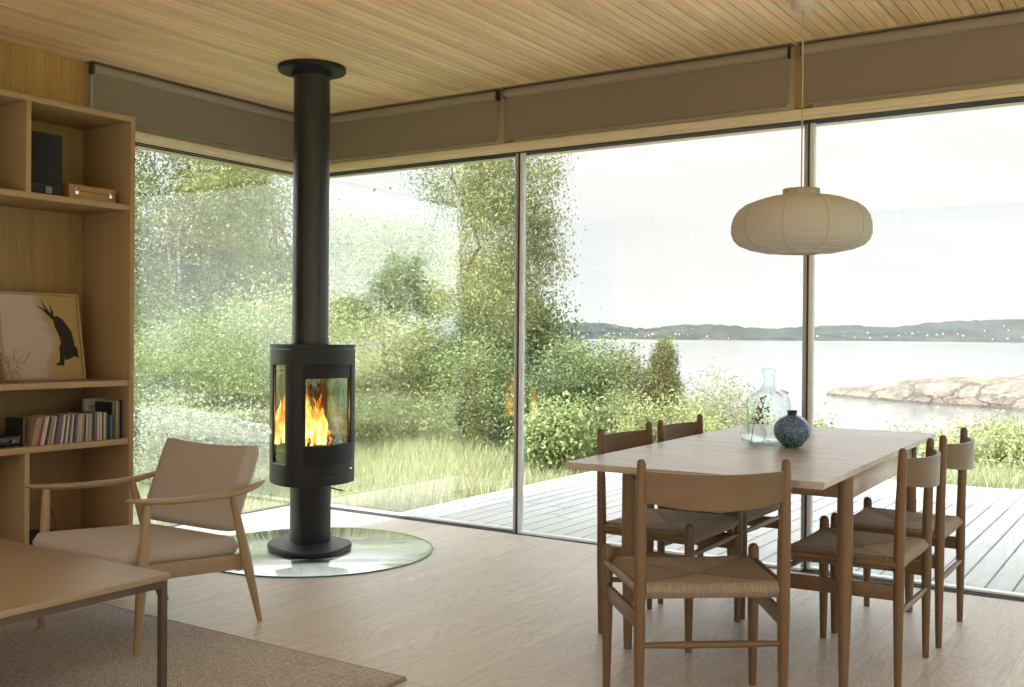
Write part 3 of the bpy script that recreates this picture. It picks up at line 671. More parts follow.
# ------------------------------------------------------------------ dining table
TT = .75
tbl = empty('dining_table', (3.808, -1.205, 0), R(1.8)); tag(tbl, 'long oiled oak dining table with round tapered legs', 'table')
def topmat():
    return boards('oak tabletop planks', (.46, .40, .335), (.35, .29, .235), 0, 1, .115, 5., rough=.27, gap=.0008, gapcol=(.25, .18, .12), var=.14, bump=.03, gl=.6)
tm = topmat()
for (y0, y1) in ((-.985, -.358), (-.354, -.001), (.003, .985)):
    b = MB(); b.box((-.445, y0, TT - .018), (.445, y1, TT), .0)
    b.box((-.437, y0 + (.008 if y0 < -.9 else 0), TT - .024), (.437, y1 - (.008 if y1 > .9 else 0), TT - .018)); b.build('tabletop', tm, tbl, 30)
for sx in (-.40, .405):
    for sy in (-.555, .60):
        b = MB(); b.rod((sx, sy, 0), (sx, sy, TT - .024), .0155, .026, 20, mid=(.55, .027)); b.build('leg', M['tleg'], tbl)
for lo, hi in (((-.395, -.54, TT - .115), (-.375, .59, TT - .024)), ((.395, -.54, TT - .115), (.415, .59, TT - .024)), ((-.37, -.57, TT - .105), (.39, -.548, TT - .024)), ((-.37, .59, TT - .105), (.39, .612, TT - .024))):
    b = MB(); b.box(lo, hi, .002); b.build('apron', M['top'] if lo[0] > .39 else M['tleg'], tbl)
b = MB(); b.box((.10, -.30, TT - .001), (.105, -.01, TT + .0006), M=None); 
b.bm.free()
# ------------------------------------------------------------------ dining chairs
def make_chair():
    e = empty('dining_chair', (0, 0, 0))
    fx, fy, bx, by = .252, .195, .222, -.195
    for s in (-1, 1):
        b = MB(); b.rod((s * fx, fy, 0), (s * fx, fy, .480), .0125, .0182, 16, mid=(.55, .0190), tip1=True); b.build('leg', M['oak'], e)
        b = MB(); P = [(0, by, .0115), (.10, by, .014), (.30, by, .018), (.45, by, .0185), (.62, by - .004, .0175), (.76, by - .008, .015), (.795, by - .009, .014), (.803, by - .009, .012), (.808, by - .0092, .008), (.810, by - .0094, .002)]
        b.tube([(s * bx, p[1], p[0]) for p in P], [p[2] for p in P], 16); b.build('leg', M['oak'], e)
        Mx = Matrix.Translation((s * (fx + bx) / 2, 0, .325)) @ Matrix.Rotation(s * math.atan2(fx - bx, fy - by) * -1, 4, 'Z')
        b = MB(); b.box((-.008, -.19, -.026), (.008, .19, .026), .005, Mx); b.build('side_stretcher', M['oak'], e)
        b = MB(); b.tube([(s * (bx + .004), by, .420), (s * (fx + .004), fy, .420)], .013, 12); b.build('seat_rail', M['oak'], e)
    b = MB(); b.tube([(-fx, fy, .36), (-.1, fy, .36), (.1, fy, .36), (fx, fy, .36)], [.008, .0115, .0115, .008], 12); b.build('stretcher', M['oakx'], e)
    b = MB(); b.tube([(-bx, by, .255), (-.1, by, .255), (.1, by, .255), (bx, by, .255)], [.008, .011, .011, .008], 12); b.build('stretcher', M['oakx'], e)
    # backrest: curved board bowing backwards, deeper in the middle
    b = MB(); n = 24; F = []; K = []
    for i in range(n + 1):
        t = -1 + 2 * i / n; x = t * (bx - .004); bow = .066 * (1 - t * t); zt_, zb = .775 - .004 * (1 - t * t), .684 - .020 * (1 - t * t)
        rowf = []; rowk = []
        for j in range(7):
            q = j / 6; z = zb + (zt_ - zb) * q; y0 = by - .006 - (z - .66) * .03 - bow
            rowf.append((x, y0 + .006, z)); rowk.append((x, y0 - .006, z))
        F.append(rowf); K.append(rowk)
    loop = [f + k[::-1] for f, k in zip(F, K)]
    rings = [[b._v(p) for p in r] for r in loop]; b.skin(rings, True, True); b.build('backrest', M['oakx'], e, 50)
    # woven seat
    b = MB(); n = 28; m = 24; top = []; bot = []
    for i in range(n + 1):
        u = -1 + 2 * i / n; rt_, rb_ = [], []
        for j in range(m + 1):
            v = -1 + 2 * j / m; hw = bx + (fx - bx) * (v + 1) / 2
            ed = min(1.0, (1 - max(abs(u), abs(v))) / .10); ed = math.sqrt(max(0, 1 - (1 - ed) ** 2))
            dip = .016 * (1 - u * u) * (1 - v * v * .6); x = u * (hw - .003); y = v * (fy + .013); dip += .006 * math.exp(-((abs(u) - abs(v)) / .06) ** 2) * (1 - max(abs(u), abs(v)) ** 4)
            if abs(u) > .93 and abs(v) > .90: x *= .955; y *= .955
            rt_.append((x, y, .418 + .024 * ed - dip * .9)); rb_.append((x, y, .416 - .025 * ed + dip * .2))
        top.append(rt_); bot.append(rb_)
    b.grid(top); b.grid(bot); bmesh.ops.remove_doubles(b.bm, verts=b.bm.verts, dist=.0008); b.build('seat', M['rush'], e, 60)
    return e
ch0 = make_chair(); first = True
for x, y, a, lab in ((3.884, -2.205, 37.8, 'oak dining chair turned askew at the near table end, seen from behind'),
                     (3.44, -1.43, -90, 'oak dining chair on the window side of the table, the nearer of two, cord seat'),
                     (3.44, -.87, -90, 'oak dining chair on the window side of the table, the one farther back'),
                     (4.196, -1.455, 90, 'oak dining chair on the right side of the table nearest the front corner'),
                     (4.212, -.855, 90, 'oak dining chair on the right side of the table nearest the long glass wall')):
    o = ch0 if first else copy_tree(ch0)
    first = False; o.location = (x, y, 0); o.rotation_euler.z = R(a); o.scale = (1, 1, 1.012); tag(o, lab, 'chair', 'oak chairs around the dining table')
# ------------------------------------------------------------------ vases on the table
M['aqua'] = glassmat('aqua bottle glass', (.95, .985, .98), (.16, .42, .43), 1.5)
jug = empty('glass_demijohn', (3.745, -1.13, TT)); tag(jug, 'large pale aqua glass bottle with narrow neck on the dining table', 'bottle')
b = MB(); b.lathe([(.0, .012), (.055, .004), (.075, .0015), (.084, .012), (.086, .03), (.087, .06), (.0895, .12), (.090, .165), (.084, .190), (.068, .208), (.045, .222), (.030, .232), (.0245, .245), (.0225, .27), (.0215, .290), (.027, .2915), (.028, .298), (.028, .308), (.024, .312), (.018, .312)], n=56, caps=False); b.build('bottle_body', M['aqua'], jug, 60)
b = MB(); b.lathe([(.0, .010), (.06, .010), (.083, .014), (.084, .02), (.06, .018), (0, .017)], n=48, caps=False); b.build('glass_base', M['aqua'], jug, 60)
def bluemat():
    m, nt, out = newmat('mottled blue green glass'); N = NT(nt); v = N.pos(); vr = N.n('TexVoronoi', {'Vector': v, 'Scale': 190.}).outputs['Distance']
    z = N.n('SeparateXYZ', {0: v}).outputs[2]; n = N.noise(v, 60., 4, .7)
    base = N.ramp(N.math('MULTIPLY', z, 7.), [(.05, (.02, .10, .06)), (.35, (.04, .14, .18)), (.50, (.07, .15, .32)), (.95, (.05, .10, .24))])
    sp = N.math('MULTIPLY', N.math('LESS_THAN', vr, .42), N.math('GREATER_THAN', n, .46))
    col = N.mix(N.math('MULTIPLY', sp, .65), base, (.45, .58, .68))
    b_ = N.bsdf(out, col, .12, None, Specular_IOR_Level=.5); return m
bv = empty('blue_vase', (3.875, -1.225, TT)); bv.scale = (.94, .94, .94); tag(bv, 'round mottled blue glass vase with short dark neck on the dining table', 'vase')
pr = [(.0, .004), (.03, .002), (.045, .006)]
for k in range(1, 15):
    t = -PI / 2 + .62 + (PI - .62 - .30) * k / 15; pr.append((.0765 * math.cos(t), .071 + .070 * math.sin(t)))
pr += [(.020, .137), (.0185, .141), (.0185, .149), (.021, .153), (.021, .156), (.015, .156), (.014, .142), (.0, .14)]
b = MB(); b.lathe(pr, n=48, caps=False); b.build('vase_body', bluemat(), bv, 60)
b = MB(); b.lathe([(.0205, .137), (.0195, .141), (.0195, .149), (.022, .153), (.022, .1565), (.0185, .157)], n=32, caps=False); b.build('neck', plain('dark blue glass', (.012, .02, .03), .1), bv, 60)
fl = empty('round_glass_flask', (3.728, -1.292, TT)); tag(fl, 'small tilted round clear glass vase with water left of the blue vase', 'vase')
fl.rotation_euler = (R(6), R(14), 0)
b = MB(); pr = [(.052 * math.cos(t), .053 + .052 * math.sin(t)) for t in [-PI / 2 + 2.45 * k / 16 for k in range(17)]]; pr.append((pr[-1][0] - .001, pr[-1][1] + .003)); b.lathe([(max(r, .0), z) for r, z in pr], n=40, caps=False); b.build('glass_body', M['vglass'], fl, 60)
b = MB(); b.lathe([(.0, .004), (.02, .0065), (.035, .016), (.044, .027), (.048, .036), (.0, .036)], n=36, caps=False); b.build('water', glassmat('water', (.97, .98, .98), (.75, .8, .8), 2.2, ior=1.33), fl, 50)
st = empty('dried_flower', (3.728, -1.285, TT + .02)); tag(st, 'dried brown flower stem standing in the tilted glass vase', 'dried flower')
b = MB(); rr = random.Random(2); tip = Vector((.035, .05, .155)); b.tube([(0, 0, 0), (.006, .008, .07), tip * .75 + Vector((0, 0, .01)), tip], .0015, 6); b2 = MB()
for k in range(34):
    t = rr.uniform(.5, 1.05); p = tip * t + Vector((rr.gauss(0, .012), rr.gauss(0, .012), rr.gauss(0, .012))); 
    if k % 3 == 0: b.tube([tip * max(.4, t - .15), p], .0008, 4)
    b2.lathe([(.0004, -.005), (.004, -.001), (.005, .002), (.0004, .005)], p, 6)
b.build('stem', plain('brown stem', (.16, .10, .07), .9), st); b2.build('flower_head', plain('dry petals', (.26, .17, .15), .9), st)
# ------------------------------------------------------------------ pendant lamp
LX, LY = 3.80, -.90
lp = empty('pendant_lamp', (LX, LY, 1.553)); tag(lp, 'wide ribbed paper pendant lamp hanging over the dining table', 'lamp')
def papermat():
    m, nt, out = newmat('ribbed rice paper'); N = NT(nt); v = N.pos(); n = N.noise(v, 40., 4, .7)
    z = N.n('SeparateXYZ', {0: v}).outputs[2]; w = N.math('SINE', N.math('MULTIPLY', z, 2 * PI / .0098))
    col = N.mix(N.math('MULTIPLY', N.math('ADD', w, 1.), .5), (.80, .78, .74), (.94, .92, .89))
    col = N.mix(N.math('MULTIPLY', n, .2), col, (.8, .74, .66))
    d = N.n('BsdfDiffuse', {'Color': col, 'Normal': N.bump(w, .6, .002)}); t = N.n('BsdfTranslucent', {'Color': col})
    mx = N.n('MixShader', {0: .52, 1: d.outputs[0], 2: t.outputs[0]}); nt.links.new(mx.outputs[0], out.inputs[0]); return m
M['paper'] = papermat()
pf = [(.075, .0), (.10, .002), (.16, .006), (.22, .018), (.262, .036), (.284, .060), (.293, .088), (.292, .122), (.284, .155), (.266, .185), (.236, .208), (.19, .226), (.13, .242), (.078, .247), (.076, .249), (.076, .275)]
b = MB(); b.lathe(pf, n=72, caps=False); sh = b.build('lamp_shade', M['paper'], lp, 60); md = sh.modifiers.new('Solidify', 'SOLIDIFY'); md.thickness = .0015
rm = plain('thin rib thread', (.56, .48, .38), .8)
for k in range(10):
    a = 2 * PI * k / 10 + .37; b = MB(); b.tube([(math.cos(a) * (r + .001), math.sin(a) * (r + .001), z) for r, z in pf], .0013, 5, caps=True); b.build('rib', rm, sh)
b = MB(); b.lathe([(.0775, .272), (.0775, .277), (.074, .277), (.074, .272)], n=48, caps=False); b.lathe([(.074, -.002), (.077, -.002), (.077, .002), (.074, .002)], n=48, caps=False); b.build('rim', rm, sh)
b = MB(); b.tube([(-.075, 0, .26), (.075, 0, .26)], .002, 6); b.tube([(0, -.075, .26), (0, .075, .26)], .002, 6); b.rod((0, 0, .16), (0, 0, .27), .018, .012); b.build('bulb_holder', M['alul'], lp)
b = MB(); b.lathe([(.002, .075), (.022, .082), (.030, .105), (.024, .135), (.016, .16)], n=24); b.build('bulb', plain('opal bulb', (.8, .8, .78), .3), lp)
b = MB(); b.tube([(0, 0, .27), (.001, 0, .6), (0, 0, 1.05)], .0032, 8); b.build('cord', plain('beige cord', (.50, .43, .34), .6), lp)
b = MB(); b.lathe([(.0, 1.040), (.026, 1.041), (.047, 1.052), (.050, 1.058), (.050, 1.12), (.0, 1.121)], n=36, caps=False); b.build('ceiling_canopy', plain('beige plastic canopy', (.62, .52, .42), .5), lp)
# ------------------------------------------------------------------ outside: deck, ground, sea, far shore
b = MB(); b.prism([(.66, .045), (9.5, .045), (9.5, 6.6), (4.09, 4.12), (3.08, 3.66), (.66, 3.1 + .0)] if False else [(.66, .045), (9.5, .045), (9.5, 6.4), (3.9, 4.02), (.66, 4.02 - .0)], -.16, -.035)
struct('deck', b, M['deck'], label='weathered pale wooden deck outside the glass wall')
WZ = -7.2
def smooth(a, b_, x):
    t = np.clip((x - a) / (b_ - a), 0, 1); return t * t * (3 - 2 * t)
def terr(x, y):
    x = np.asarray(x, float); y = np.asarray(y, float)
    lim = 5.19 - .66 * (y + 5.28) - 2.0          # land lies left of this line
    right = smooth(-1.5, 9., x - lim)
    drop = smooth(10., 34., y) * right
    base = -.30 + .10 * np.sin(x * .7 + 1) * np.cos(y * .6) - .18 * smooth(4, 9, y)
    base = base + .06 * np.sin(x * 2.1) * np.sin(y * 1.7 + .5)
    left = .5 * smooth(3., 20., -x)
    far = smooth(120., 200., np.hypot(x, y)) * 3
    return base * 1.0 + left - drop * 9.0 - far * right
xsg = np.concatenate([np.linspace(-160, -30, 14), np.linspace(-28, 16, 90), np.linspace(18, 120, 16)]); ysg = np.concatenate([np.linspace(-60, -12, 10), np.linspace(-11, 42, 107), np.linspace(46, 200, 16)])
XX, YY = np.meshgrid(xsg, ysg); ZZ = terr(XX, YY)
inside = (XX > -.4) & (XX < 9.5) & (YY > -9.5) & (YY < 3.6); ZZ = np.where(inside, -.6, ZZ)
V = np.stack([XX.ravel(), YY.ravel(), ZZ.ravel()], 1); nx, ny = len(xsg), len(ysg)
idx = np.arange(nx * ny).reshape(ny, nx); Fq = np.stack([idx[:-1, :-1].ravel(), idx[:-1, 1:].ravel(), idx[1:, 1:].ravel(), idx[1:, :-1].ravel()], 1)
me = bpy.data.meshes.new('ground'); me.from_pydata(V.tolist(), [], Fq.tolist())
def groundmat():
    m, nt, out = newmat('meadow ground'); N = NT(nt); v = N.pos(); n = N.noise(v, 3., 6, .7); n2 = N.noise(v, 30., 4, .7)
    col = N.ramp(N.math('ADD', N.math('MULTIPLY', n, .5), N.math('MULTIPLY', n2, .5)), [(.35, (.12, .16, .05)), (.5, (.24, .29, .11)), (.65, (.40, .40, .22))])
    N.bsdf(out, col, .95, N.bump(n2, .8, .05)); return m
o = link('ground', me, groundmat(), None, 60); tag(o, 'green meadow ground around the house', kind='structure')
def seamat():
    m, nt, out = newmat('calm sea'); N = NT(nt); v = N.pos((1, 1, 1)); n = N.noise(v, .35, 6, .65); n2 = N.noise(N.pos((.012, .05, 1)), .6, 4, .6)
    N.bsdf(out, N.mix(n2, (.14, .155, .17), (.19, .20, .215)), N.math('ADD', .06, N.math('MULTIPLY', n2, .08)), N.bump(n, .12, .2), Specular_IOR_Level=.6); return m
b = MB(); b.box((-25000, 14, WZ - 3), (30000, 40000, WZ)); struct('sea', b, seamat(), label='calm pale grey sea')
# far hills: ridge profile (column -> height in px above the horizon)
prof = [(200, 13), (400, 12), (532, 14), (594, 16), (620, 13), (636, 9.5), (666, 13), (705, 14), (764, 11), (814, 13), (844, 15), (900, 14.5), (922, 18), (949, 21), (988, 22), (1024, 22), (1150, 19), (1300, 24), (1600, 15), (2200, 18)]
pxs = np.array([p[0] for p in prof], float); hs = np.array([p[1] for p in prof], float)
cols = np.arange(200, 2200, 5.); rows = 14; Vv = []; rg = np.random.RandomState(1)
nz = [rg.rand(len(cols) + 60) for _ in range(3)]
for j in range(rows):
    t = j / (rows - 1)
    for i, c in enumerate(cols):
        dist = 11000 + 4300 * t; p = at(c, dist / math.cos(math.atan((c - 512) / foc)) * 1.0)
        hp = np.interp(c, pxs, hs) + .9 * (nz[0][i + 3 * j] - .5) + .8 * math.sin(c * .06 + j)
        prf = math.sin(min(1, t * 1.25) * PI / 2) ** 1.3 if t < .8 else 1 - (t - .8) * 2
        z = ((hp + 1.6) / foc) * 14300 * prf * (.92 + .16 * math.sin(i * .21 + j * 1.3) * (1 - t)) + 20 * (nz[1][i] - .5) * (t > 0)
        Vv.append((p.x, p.y, WZ + (z if j > 0 else -8)))
n_ = len(cols); Ff = [(j * n_ + i, j * n_ + i + 1, (j + 1) * n_ + i + 1, (j + 1) * n_ + i) for j in range(rows - 1) for i in range(n_ - 1)]
me = bpy.data.meshes.new('hills'); me.from_pydata(Vv, [], Ff)
def hillmat():
    m, nt, out = newmat('wooded hills'); N = NT(nt); v = N.pos((.0004, .0004, .0012)); n = N.noise(v, 5., 7, .75); n2 = N.noise(v, 60., 5, .8)
    f = N.math('ADD', N.math('MULTIPLY', n, .45), N.math('MULTIPLY', n2, .55))
    col = N.ramp(f, [(.38, (.018, .025, .034)), (.5, (.045, .055, .06)), (.57, (.07, .085, .07)), (.66, (.13, .145, .11)), (.76, (.22, .21, .17))])  # darkest bluish tones put shadows among the trees into the colour
    N.bsdf(out, col, 1., None, Specular_IOR_Level=0.); return m
o = link('hills', me, hillmat(), None, 40); tag(o, 'low wooded hills along the far shore', kind='structure')
# far houses: tiny white houses in two clusters
rr = random.Random(4); hm = plain('white render', (.85, .83, .80), .8); hr = plain('red brown roof tiles', (.30, .18, .14), .8)
hb_ = MB(); hb_.box((-7, -5, -6), (7, 5, 7)); he = empty('distant_house'); hw = hb_.build('wall', hm, he, None)
hb_ = MB(); hb_.prism([(-6, 7), (6, 7), (0, 11.5)], -8, 8, Matrix(((0, 0, 1, 0), (1, 0, 0, 0), (0, 1, 0, 0), (0, 0, 0, 1)))); hb_.build('roof', hr, he, None)
spots = [(rr.uniform(596, 700), rr.uniform(.15, .6)) for _ in range(18)] + [(rr.uniform(860, 1023), rr.uniform(.08, .42)) for _ in range(18)] + [(rr.uniform(700, 860), rr.uniform(.0, .2)) for _ in range(6)]
from mathutils.bvhtree import BVHTree
bvh = BVHTree.FromPolygons([Vector(v) for v in Vv], Ff)
for k, (c, t) in enumerate(spots):
    o = he if k == 0 else copy_tree(he)
    d = (11000 + 4300 * t) / math.cos(math.atan((c - 512) / foc)); p = at(c, d)
    hit = bvh.ray_cast(Vector((p.x, p.y, 1500)), Vector((0, 0, -1)))[0]
    o.location = (p.x, p.y, (hit.z if hit else WZ) + 3); o.rotation_euler.z = rr.uniform(0, 3); s = rr.uniform(.5, 1.05); o.scale = (s, s, s)
    tag(o, 'tiny white house among the trees on the far shore', 'house', 'white houses on the far shore')
# rocky island
def rockmat():
    m, nt, out = newmat('pink granite'); N = NT(nt); v = N.pos((1, 1, 1.6)); n = N.noise(v, .35, 7, .7, .8); n2 = N.noise(v, 2.2, 5, .7)
    col = N.ramp(N.math('ADD', N.math('MULTIPLY', n, .7), N.math('MULTIPLY', n2, .3)), [(.36, (.06, .05, .042)), (.45, (.125, .10, .08)), (.56, (.185, .155, .13)), (.68, (.17, .155, .145))])
    z = N.n('SeparateXYZ', {0: N.pos()}).outputs[2]
    wet = N.math('LESS_THAN', N.math('ADD', z, N.math('MULTIPLY', n2, .5)), .62); col = N.mix(wet, col, (.07, .06, .05))
    crk = N.n('TexVoronoi', {'Vector': N.n('VectorMath', {0: N.pos((.16, .16, .42)), 1: N.n('CombineXYZ', {0: n, 1: n, 2: n}).outputs[0]}, operation='ADD').outputs[0], 'Scale': 1.}, feature='DISTANCE_TO_EDGE').outputs['Distance']
    ck = N.math('LESS_THAN', crk, .035); col = N.mix(N.math('MULTIPLY', ck, .85), col, (.035, .028, .024))
    gz = N.n('NewGeometry').outputs['Normal']; up_ = N.n('SeparateXYZ', {0: gz}).outputs[2]
    gr = N.math('MULTIPLY', N.math('GREATER_THAN', N.math('MULTIPLY', up_, N.noise(v, .25, 4)), .55), N.math('GREATER_THAN', z, 2.2)); col = N.mix(gr, col, (.08, .10, .045))
    N.bsdf(out, col, .85, N.bump(N.math('SUBTRACT', N.math('ADD', n, N.math('MULTIPLY', n2, .4)), N.math('MULTIPLY', ck, .5)), .9, .8)); return m
def rock_island(name, A, B, width, hprof, label, seed, mat, nu=150, nv=36):
    A = Vector(A); B = Vector(B); d = (B - A); L = d.length; d /= L; nrm = Vector((-d.y, d.x, 0)); rs = np.random.RandomState(seed); ph = rs.rand(12) * 6
    P = []
    for i in range(nu + 1):
        t = i / nu; row = []
        for j in range(nv + 1):
            s = -1 + 2 * j / nv; wv = width * (math.sin(PI * min(1, t * 1.6 + .04) / 2) ** .5) * (1 if t < .8 else math.cos((t - .8) / .2 * PI / 2) ** .5)
            h_ = float(np.interp(t, [q[0] for q in hprof], [q[1] for q in hprof]))
            x = t * L; bump = .22 * math.sin(x * .33 + ph[0] + s * 2) + .16 * math.sin(x * .81 + ph[1] - s * 3) + .09 * math.sin(x * 1.9 + ph[2] + s * 7) + .10 * math.sin(s * 9 + x * .5 + ph[3])
            st_ = math.floor((x * .12 + s * 1.3 + ph[4]) * 1.0); stp = .18 * math.sin(st_ * 12.9)
            q = max(0, 1 - abs(s) ** 2.4); z = h_ * (q ** .45) * (1 + bump * .22 + stp * .45) - .5
            p = A + d * x + nrm * (s * wv); row.append((p.x, p.y, z))
        P.append(row)
    b = MB(); b.grid(P); cx = (A + B) / 2
    for v in b.bm.verts: v.co -= Vector((cx.x, cx.y, 0))
    o = b.build(name, mat, None, 50); o.location = (cx.x, cx.y, WZ); return o
gm = rockmat()
o = rock_island('rocky_island', at(836, 166), at(1190, 140), 9., [(0, 1.3), (.08, 1.9), (.2, 2.3), (.32, 3.2), (.45, 3.9), (.6, 4.1), (.8, 4.2), (1, 2)], '', 3, gm); tag(o, 'long low rocky island of pink granite in the bay at right', 'island')
o = rock_island('skerry', at(777, 168), at(789, 167), .9, [(0, .6), (.4, 1.0), (1, .6)], '', 5, gm, 30, 12); tag(o, 'tiny rock skerry breaking the water left of the long island', 'rock')
def islet(name, c0, c1, dist, h0, label, lm_, nshr):
    o = rock_island(name, at(c0, dist), at(c1, dist * .98), 60., [(0, 2.), (.5, h0), (1, 1.2)], '', 8, plain('reed green ' + name, (.16, .19, .10), .95), 60, 10); tag(o, label, 'islet'); return o
islet('low_islet', 556, 704, 3600, 6., 'flat reedy green islet far out in front of the left hills', None, 6)
islet('sand_bar', 800, 1003, 5000, 5., 'thin sandy bar of land far out in front of the right hills', None, 6)
# ------------------------------------------------------------------ vegetation
def leaves_mesh(name, cen, size, rs, up_bias=.3, aspect=.62, droop=False):
    N_ = len(cen); n = rs.normal(size=(N_, 3)); n[:, 2] += up_bias * 2; n /= np.linalg.norm(n, axis=1)[:, None]
    a = rs.normal(size=(N_, 3)); 
    if droop: a[:, 2] -= 1.6
    a -= n * (a * n).sum(1)[:, None]; a /= np.linalg.norm(a, axis=1)[:, None]; b_ = np.cross(n, a)
    s = (size * rs.uniform(.6, 1.3, N_))[:, None]
    v = np.empty((N_, 4, 3)); v[:, 0] = cen - a * s * .5; v[:, 1] = cen + b_ * s * .5 * aspect + n * s * .08; v[:, 2] = cen + a * s * .5; v[:, 3] = cen - b_ * s * .5 * aspect + n * s * .08
    me = bpy.data.meshes.new(name); me.vertices.add(N_ * 4); me.vertices.foreach_set('co', v.astype(np.float32).ravel())
    me.loops.add(N_ * 4); me.loops.foreach_set('vertex_index', np.arange(N_ * 4, dtype=np.int32)); me.polygons.add(N_); me.polygons.foreach_set('loop_start', np.arange(0, N_ * 4, 4, dtype=np.int32))
    me.update(calc_edges=True); return me
def crown_points(lobes, nclump, per, sig, rs, shell=.55, strand=0.0):
    """lobes: (x,y,z, rx,ry,rz)"""
    vol = np.array([l[3] * l[4] * l[5] for l in lobes]) ** .75; vol /= vol.sum(); out = []
    pick = rs.choice(len(lobes), nclump, p=vol)
    for k in pick:
        l = lobes[k]; d = rs.normal(size=3); d /= np.linalg.norm(d); r = (shell + (1 - shell) * rs.rand()) * rs.uniform(.85, 1.08)
        c = np.array(l[:3]) + d * np.array(l[3:]) * r
        p = rs.normal(size=(per, 3)) * sig
        if strand > 0: p[:, 2] = -rs.rand(per) * strand * rs.uniform(.4, 1.3); p[:, :2] *= .45
        out.append(c + p)
    return np.concatenate(out)
def tree(name, loc, lobes, nclump, per, sig, leaf, lmat, bmat, trunk, label, cat, seed, shell=.5, strand=0., group=None, up_bias=.3, droop=False, aspect=.62, nbr=7):
    rs = np.random.RandomState(seed); z0 = float(terr(loc[0], loc[1])); e = empty(name, (loc[0], loc[1], z0)); tag(e, label, cat, group)
    pts = crown_points(lobes, nclump, per, sig, rs, shell, strand)
    me = leaves_mesh('foliage', pts, leaf, rs, up_bias, aspect, droop); link('foliage', me, lmat, e)
    b = MB(); ht, r0 = trunk; rr = random.Random(seed)
    def br(a, c, ra, rb, n=5):
        a = Vector(a); c = Vector(c); m = [a + (c - a) * k / n + (Vector((rr.uniform(-1, 1), rr.uniform(-1, 1), rr.uniform(-.3, .6))) * ((c - a).length * .04) if 0 < k < n else Vector()) for k in range(n + 1)]
        b.tube(m, [ra + (rb - ra) * k / n for k in range(n + 1)], 7); return m
    if ht > 0:
        tp = (rr.uniform(-.2, .2), rr.uniform(-.2, .2), ht); tk = br((0, 0, -.2), tp, r0, r0 * .25, 8)
        for k in range(nbr):
            l = lobes[k % len(lobes)]; s = tk[2 + (k * 5) % 6]; br(s, (l[0] + rr.uniform(-.5, .5) * l[3], l[1] + rr.uniform(-.5, .5) * l[4], l[2] + rr.uniform(-.2, .6) * l[5]), r0 * .4, r0 * .07)
    else:
        for k in range(nbr):
            l = lobes[k % len(lobes)]; br((rr.uniform(-.1, .1), rr.uniform(-.1, .1), -.1), (l[0] + rr.uniform(-.5, .5) * l[3], l[1] + rr.uniform(-.5, .5) * l[4], l[2] + rr.uniform(0, .5) * l[5]), r0, r0 * .2)
    b.build('trunk' if ht > 0 else 'stems', bmat, e, 60); return e
def bigl(w, h0, h1, n, seed):
    rr = random.Random(seed); L = []
    for k in range(n):
        t = k / max(1, n - 1); ww = w * (math.sin(PI * (.18 + .72 * t)) ** .8)
        a = rr.uniform(0, 2 * PI); L.append((math.cos(a) * ww * .45, math.sin(a) * ww * .45, h0 + (h1 - h0) * t, ww * rr.uniform(.45, .62), ww * rr.uniform(.45, .62), (h1 - h0) / n * rr.uniform(.9, 1.4)))
    return L
# tall trees (column, distance, half width, crown from, to, leaves, kind, label)
TR = [
 (462, 14.5, 1.6, 1.0, 6.2, 320, 'birch', 'tall pale green birch left of the left mullion'),
 (390, 17.0, 1.6, .6, 3.2, 240, 'mid', 'rounded leafy tree seen through the pane just right of the stove'),
 (352, 21.0, 2.0, .6, 3.6, 240, 'mid', 'leafy tree right behind the stove pipe'),
 (432, 23.0, 2.4, .8, 4.9, 250, 'mid', 'tall leafy tree standing behind the birch'),
 (172, 18.0, 2.2, 1.2, 6.8, 270, 'birch', 'tall birch seen at the top left of the left window'),
 (262, 22.0, 2.4, .8, 5.0, 230, 'mid', 'broad leafy tree seen left of the stove pipe'),
 (95, 20.0, 3.0, .5, 7.0, 250, 'mid', 'leafy tree half hidden by the bookcase edge'),
 (225, 28.0, 3.6, .3, 3.4, 330, 'dark', 'dark tree far back in the left window'),
 (310, 28.0, 3.4, .3, 3.2, 300, 'dark', 'dark tree far back behind the stove'),
 (400, 30.0, 3.4, .3, 3.0, 300, 'dark', 'dark tree far back between stove and birch'),
 (492, 26.0, 2.6, .3, 3.4, 300, 'dark', 'dark tree far back beside the left mullion'),
 (20, 26.0, 4.0, .5, 5.0, 300, 'dark', 'dark tree far left beyond the bookcase'),
]
HID = [((-13.5, -9.5), 2.4, .2, 3.0, 'mid', 'leafy tree west of the house'), ((-11.0, -14.0), 2.6, .2, 3.1, 'birch', 'pale tree beyond the west wall'), ((-16.0, -4.5), 2.6, .2, 3.4, 'mid', 'leafy tree in line with the left window'), ((-9.0, -18.0), 2.6, .2, 3.0, 'mid', 'leafy tree southwest of the house'),
       ((17.5, 14.0), 2.4, -.2, 2.6, 'mid', 'leafy tree east of the deck'), ((21.0, 10.5), 2.6, -.2, 3.0, 'birch', 'pale tree farther east of the deck'), ((14.0, 18.5), 2.4, -.6, 2.2, 'mid', 'leafy tree on the slope east of the island'), ((24.0, 16.0), 3.0, -.6, 3.4, 'mid', 'leafy tree on the far east slope')]
TR = [t + (None,) for t in TR] + [(0, 20, q[1], q[2], q[3], 240, q[4], q[5], q[0]) for q in HID]
